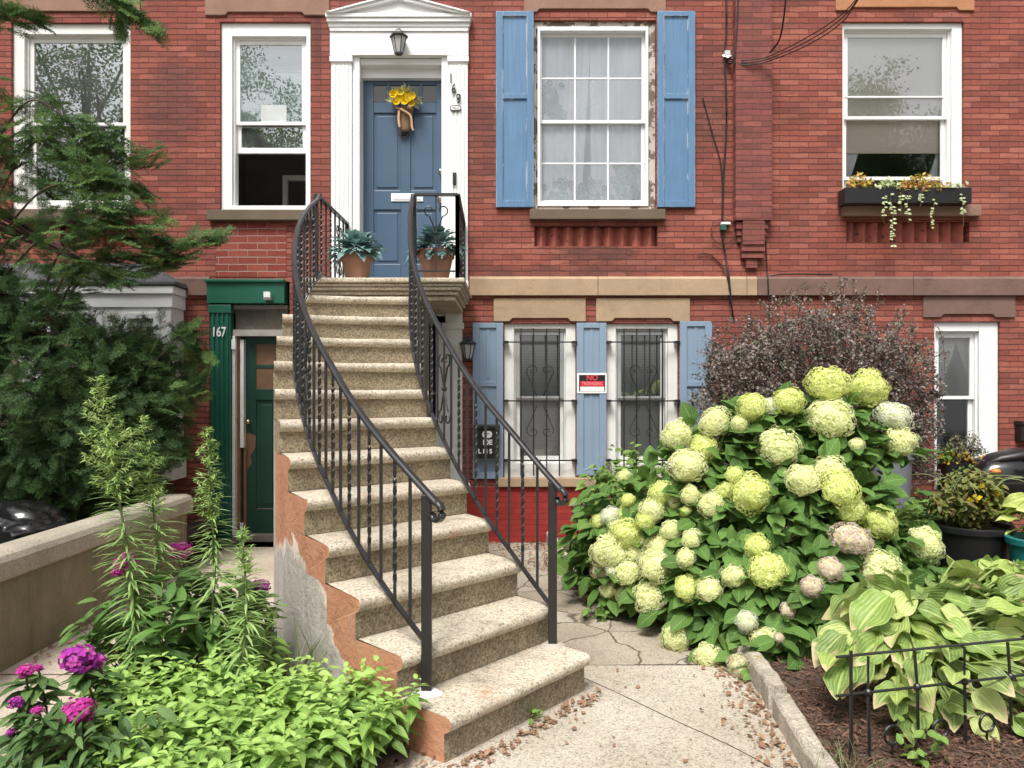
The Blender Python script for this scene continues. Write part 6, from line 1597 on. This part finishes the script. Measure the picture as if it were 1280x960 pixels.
def put(p, d, s, nrm=None, tp=None, tone=.55):
    n = len(p)
    for q in range(4):
        mk = (np.arange(n) % 4) == q
        nn = (np.array([0,-.25,1.0])+rng.normal(size=(n,3))*.42) if nrm is None else nrm
        fo.add((tp or SPR)[q], p[mk], d[mk], nn[mk], s[mk], rng.uniform(.8,1.15, mk.sum()), np.clip(rng.normal(tone,.25, mk.sum()), 0, 1))
def lobe(c, rad, n, s=(.15,.30), hollow=.42):
    n = int(n*2.8); s = (s[0]*.72, s[1]*.72)
    d = unit(n); r = hollow+(1-hollow)*rng.random(n)**.6
    lump = np.array([1+.30*noise.noise(Vector(v)*2.6+Vector(c)) for v in d])
    p = np.array(c)+d*np.array(rad)*(r*lump)[:, None]
    t = d*.7+rng.normal(size=(n,3))*.55; t[:, 2] = t[:, 2]*.8-.12
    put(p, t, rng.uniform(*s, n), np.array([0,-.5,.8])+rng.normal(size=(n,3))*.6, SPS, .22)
    for k in range(7):
        q = Vector(c)+Vector([d[k][0]*rad[0], d[k][1]*rad[1], d[k][2]*rad[2]])*.75
        sb.tube(catmull([yr+Vector((0,0,max(.3, min(2.6, c[2]-yr.z-.3)))), (Vector(c)+yr+Vector((0,0,c[2])))/2*1.0 if False else Vector(c).lerp(q,.3), q], 5), .018, 4, taper=lambda t: 1-.7*t)
lobe((-4.35, D(7.0), 1.50), (1.0,.75,1.0), 1050)
lobe((-3.55, D(7.25), 1.56), (.44,.48,.68), 480)
lobe((-4.95, D(6.7), 2.35), (.6,.6,.55), 360)
lobe((-5.4, D(6.9), 1.9), (.8,.7,1.3), 380)
lobe((-3.75, D(6.95), 1.25), (.6,.5,.5), 330); lobe((-4.3, D(7.1), .80), (1.1,.5,.45), 380)
lobe((-4.6, D(6.75), 2.45), (.45,.4,.30), 110)
lobe((-4.85, D(6.7), 3.35), (.50,.5,1.15), 260, s=(.13,.24), hollow=.2)
def limb(pts, n, s=(.14,.27), r=.012, spread=.17, side=.5):
    n = int(n*1.6); s = (s[0]*.85, s[1]*.9)
    path = catmull(pts, 10); pa = np.array([list(q) for q in path]); sb.tube(path, r, 5, taper=lambda t: 1-.8*t)
    tt = rng.random(n)**.75*.96+.03; j = (tt*(len(pa)-1.01)).astype(int); tan = pa[j+1]-pa[j]; tan /= np.linalg.norm(tan, axis=1, keepdims=True)
    sd = np.cross(tan, np.array([0,0,1.0])); sg = np.where(rng.random(n) < .5, -1, 1)[:, None]
    d = tan*.9+sd*sg*side*2*rng.random((n,1))+rng.normal(size=(n,3))*.22; d[:, 2] -= .02
    put(pa[j]+rng.normal(size=(n,3))*np.array([spread,spread,spread*.55])*(1-tt*.6)[:, None], d, rng.uniform(*s, n))
B_ = lambda px, py, d: P(px, py, d)
limb([yr+Vector((-.9,-.1,2.8)), B_(40,180,6.8), B_(110,205,6.7), B_(170,240,6.9)], 75)
limb([yr+Vector((-.85,-.1,2.6)), B_(50,240,6.7), B_(120,225,6.7), B_(185,190,7.0)], 60)
limb([yr+Vector((-.7,-.1,2.4)), B_(60,290,6.6), B_(130,262,6.6), B_(190,268,6.9)], 75)
limb([yr+Vector((-.3,-.1,2.3)), B_(80,310,6.6), B_(150,290,6.6), B_(205,300,6.9)], 60)
limb([yr+Vector((-.2,-.1,2.1)), B_(110,330,6.7), B_(190,318,6.8), B_(262,298,7.0)], 75, (.16,.28), spread=.09)
limb([yr+Vector((-.3,-.1,2.0)), B_(90,335,6.6), B_(160,345,6.7), B_(225,322,7.0)], 55, spread=.10)
limb([yr+Vector((-1.0,-.1,3.2)), B_(30,130,6.8), B_(85,150,6.7), B_(135,175,6.8)], 45, (.18,.3))
limb([yr+Vector((-1.1,-.1,3.3)), B_(25,165,6.8), B_(70,190,6.7), B_(110,180,6.8)], 40, (.18,.3))
limb([yr+Vector((-1.3,-.1,4.4)), B_(60,-60,6.6), B_(120,-20,6.6), B_(180,25,6.7)], 60, (.18,.3), spread=.11)
limb([yr+Vector((-1.3,-.1,4.3)), B_(20,-20,6.6), B_(130,-25,6.6), B_(150,30,6.7)], 36, (.16,.26), spread=.08)
limb([yr+Vector((-1.2,-.1,3.6)), B_(-40,30,6.6), B_(0,20,6.6), B_(42,24,6.7)], 34, (.16,.28), spread=.09)
limb([yr+Vector((.5,-.1,1.5)), B_(205,440,7.0), B_(228,415,7.1), B_(246,440,7.2)], 40, (.16,.26), spread=.10)
limb([yr+Vector((.5,-.1,1.4)), B_(200,500,7.0), B_(225,500,7.1), B_(246,475,7.2)], 45, (.16,.26), spread=.12)
limb([yr+Vector((.3,-.1,1.2)), B_(150,560,7.0), B_(190,570,7.0), B_(225,560,7.2)], 40, (.18,.28), spread=.12)
fo.build('needles', M_YEW, ytree); sb.build('trunk', M_BARK, ytree, smooth=True)

# trash bags behind the low wall
def bag(label, c, r, seed):
    bm = bmesh.new(); bmesh.ops.create_icosphere(bm, subdivisions=5, radius=1)
    for v in bm.verts:
        p = v.co.copy(); n1 = noise.noise(p*1.3+Vector((seed,0,0))); rid = 1-abs(noise.noise(p*2.6+Vector((0,seed,2))))*2; rid2 = 1-abs(noise.noise(p*5.0+Vector((3,seed,1))))*2.4
        k = 1+.26*n1+.16*rid+.10*rid2; v.co = Vector((p.x*r[0]*k, p.y*r[1]*k, max(-.6, p.z)*r[2]*k))
    me = bpy.data.meshes.new('trash_bag'); bm.to_mesh(me); bm.free(); o = link(me, 'trash_bag', None, M_BAG, smooth=True); o.location = c; tag(o, label, 'trash bag', 'trash bags behind the low wall')
M_BAG = flat('black_bag_plastic', (.008,.008,.009), .22, var=.1, bmp=.1, spec=.7)
bag('black trash bag lying behind the low wall, near the yew', (-3.72, D(5.6), .56), (.46,.4,.22), 3); bag('black trash bag behind the low wall at left edge', (-3.75, D(5.0), .50), (.46,.36,.22), 8)

# ------------------------------------------------------------------ trees over the street (they stand in the window reflections)
def street_tree(label, x, y, h, r, n, seed, openness=.5):
    random.seed(seed); e = empty('street_tree', (x, y, -.1), label, 'tree'); sb = MB(); fo = Foliage()
    sb.tube(catmull([(x,y,-.1), (x+.1,y,h*.25), (x-.1,y,h*.45), (x+.2,y,h*.8)], 6), .28, 8, taper=lambda t: 1-.8*t)
    for k in range(26):
        a = random.uniform(0, 2*PI); el = random.uniform(.1, 1.2); L = r*random.uniform(.7, 1.05); z0 = h*random.uniform(.3, .62)
        end = Vector((x+math.cos(a)*math.cos(el)*L, y+math.sin(a)*math.cos(el)*L, z0+math.sin(el)*L)); path = catmull([(x, y, z0), Vector((x,y,z0)).lerp(end,.5)+Vector((0,0,.5)), end], 6); sb.tube(path, .09, 5, taper=lambda t: 1-.85*t)
        pa = np.array([list(q) for q in path]); m = n//26; cl = pa[rng.integers(4, len(pa), 14)]+rng.normal(size=(14,3))*.8
        p = cl[rng.integers(0, 14, m)]+rng.normal(size=(m,3))*openness*np.array([1,1,.6]); fo.add(T_POINT, p, unit(m), unit(m), rng.uniform(.07,.15,m), 1.2)
    fo.build('crown', M_GREEN1, e); sb.build('trunk', M_BARK, e)
street_tree('tall leafy tree reflected in the upper left window', -19, -26, 21, 8.5, 42000, 4, .40)
street_tree('leafy tree reflected in the window with raised sash', -11.5, -30, 17, 6.5, 26000, 5, .40)
street_tree('rounded leafy tree reflected in the upper right window', 17.5, -27, 17.2, 7.5, 60000, 6, .42)
# ------------------------------------------------------------------ light, sky, camera
w = bpy.data.worlds.new('World'); SC.world = w; w.use_nodes = True
nt = w.node_tree; nt.nodes.clear()
out = nt.nodes.new('ShaderNodeOutputWorld'); bg = nt.nodes.new('ShaderNodeBackground')
sky = nt.nodes.new('ShaderNodeTexSky'); sky.sky_type = 'NISHITA'; sky.sun_disc = False
SUN_EL, SUN_AZ = math.radians(58), math.radians(200)      # azimuth clockwise from +y
sky.sun_elevation = SUN_EL; sky.sun_rotation = SUN_AZ; sky.dust_density = 6.0; sky.air_density = 1.6; sky.ozone_density = 1.0
hs = nt.nodes.new('ShaderNodeHueSaturation'); hs.inputs['Saturation'].default_value = .22       # overcast: the blue is veiled
nt.links.new(sky.outputs[0], hs.inputs['Color']); nt.links.new(hs.outputs[0], bg.inputs[0]); bg.inputs[1].default_value = .11
nt.links.new(bg.outputs[0], out.inputs[0])
sl = bpy.data.lights.new('sun', 'SUN'); sl.energy = 2.2; sl.angle = math.radians(18); sl.color = (1, .96, .90)
so = bpy.data.objects.new('sun', sl); COL.objects.link(so)
d = Vector((math.sin(SUN_AZ)*math.cos(SUN_EL), math.cos(SUN_AZ)*math.cos(SUN_EL), math.sin(SUN_EL)))
so.rotation_euler = d.to_track_quat('Z', 'Y').to_euler()
cd = bpy.data.cameras.new('camera'); cam = bpy.data.objects.new('camera', cd); COL.objects.link(cam)
cam.location = (0, -DW, H); cam.rotation_euler = (PI/2, 0, 0)
cd.sensor_fit = 'HORIZONTAL'; cd.sensor_width = 36; cd.lens = 36*F/1280; cd.shift_y = 10/1280; cd.clip_end = 600; cd.clip_start = .05
SC.camera = cam
vs = SC.view_settings; vs.view_transform = 'Standard'; vs.look = 'None'; vs.exposure = EXPOSURE; vs.gamma = 1; vs.use_curve_mapping = False
SC.render.engine = 'CYCLES'
SC.cycles.use_denoising = True
SC.cycles.max_bounces = 8; SC.cycles.transparent_max_bounces = 12
SC.render.use_persistent_data = False
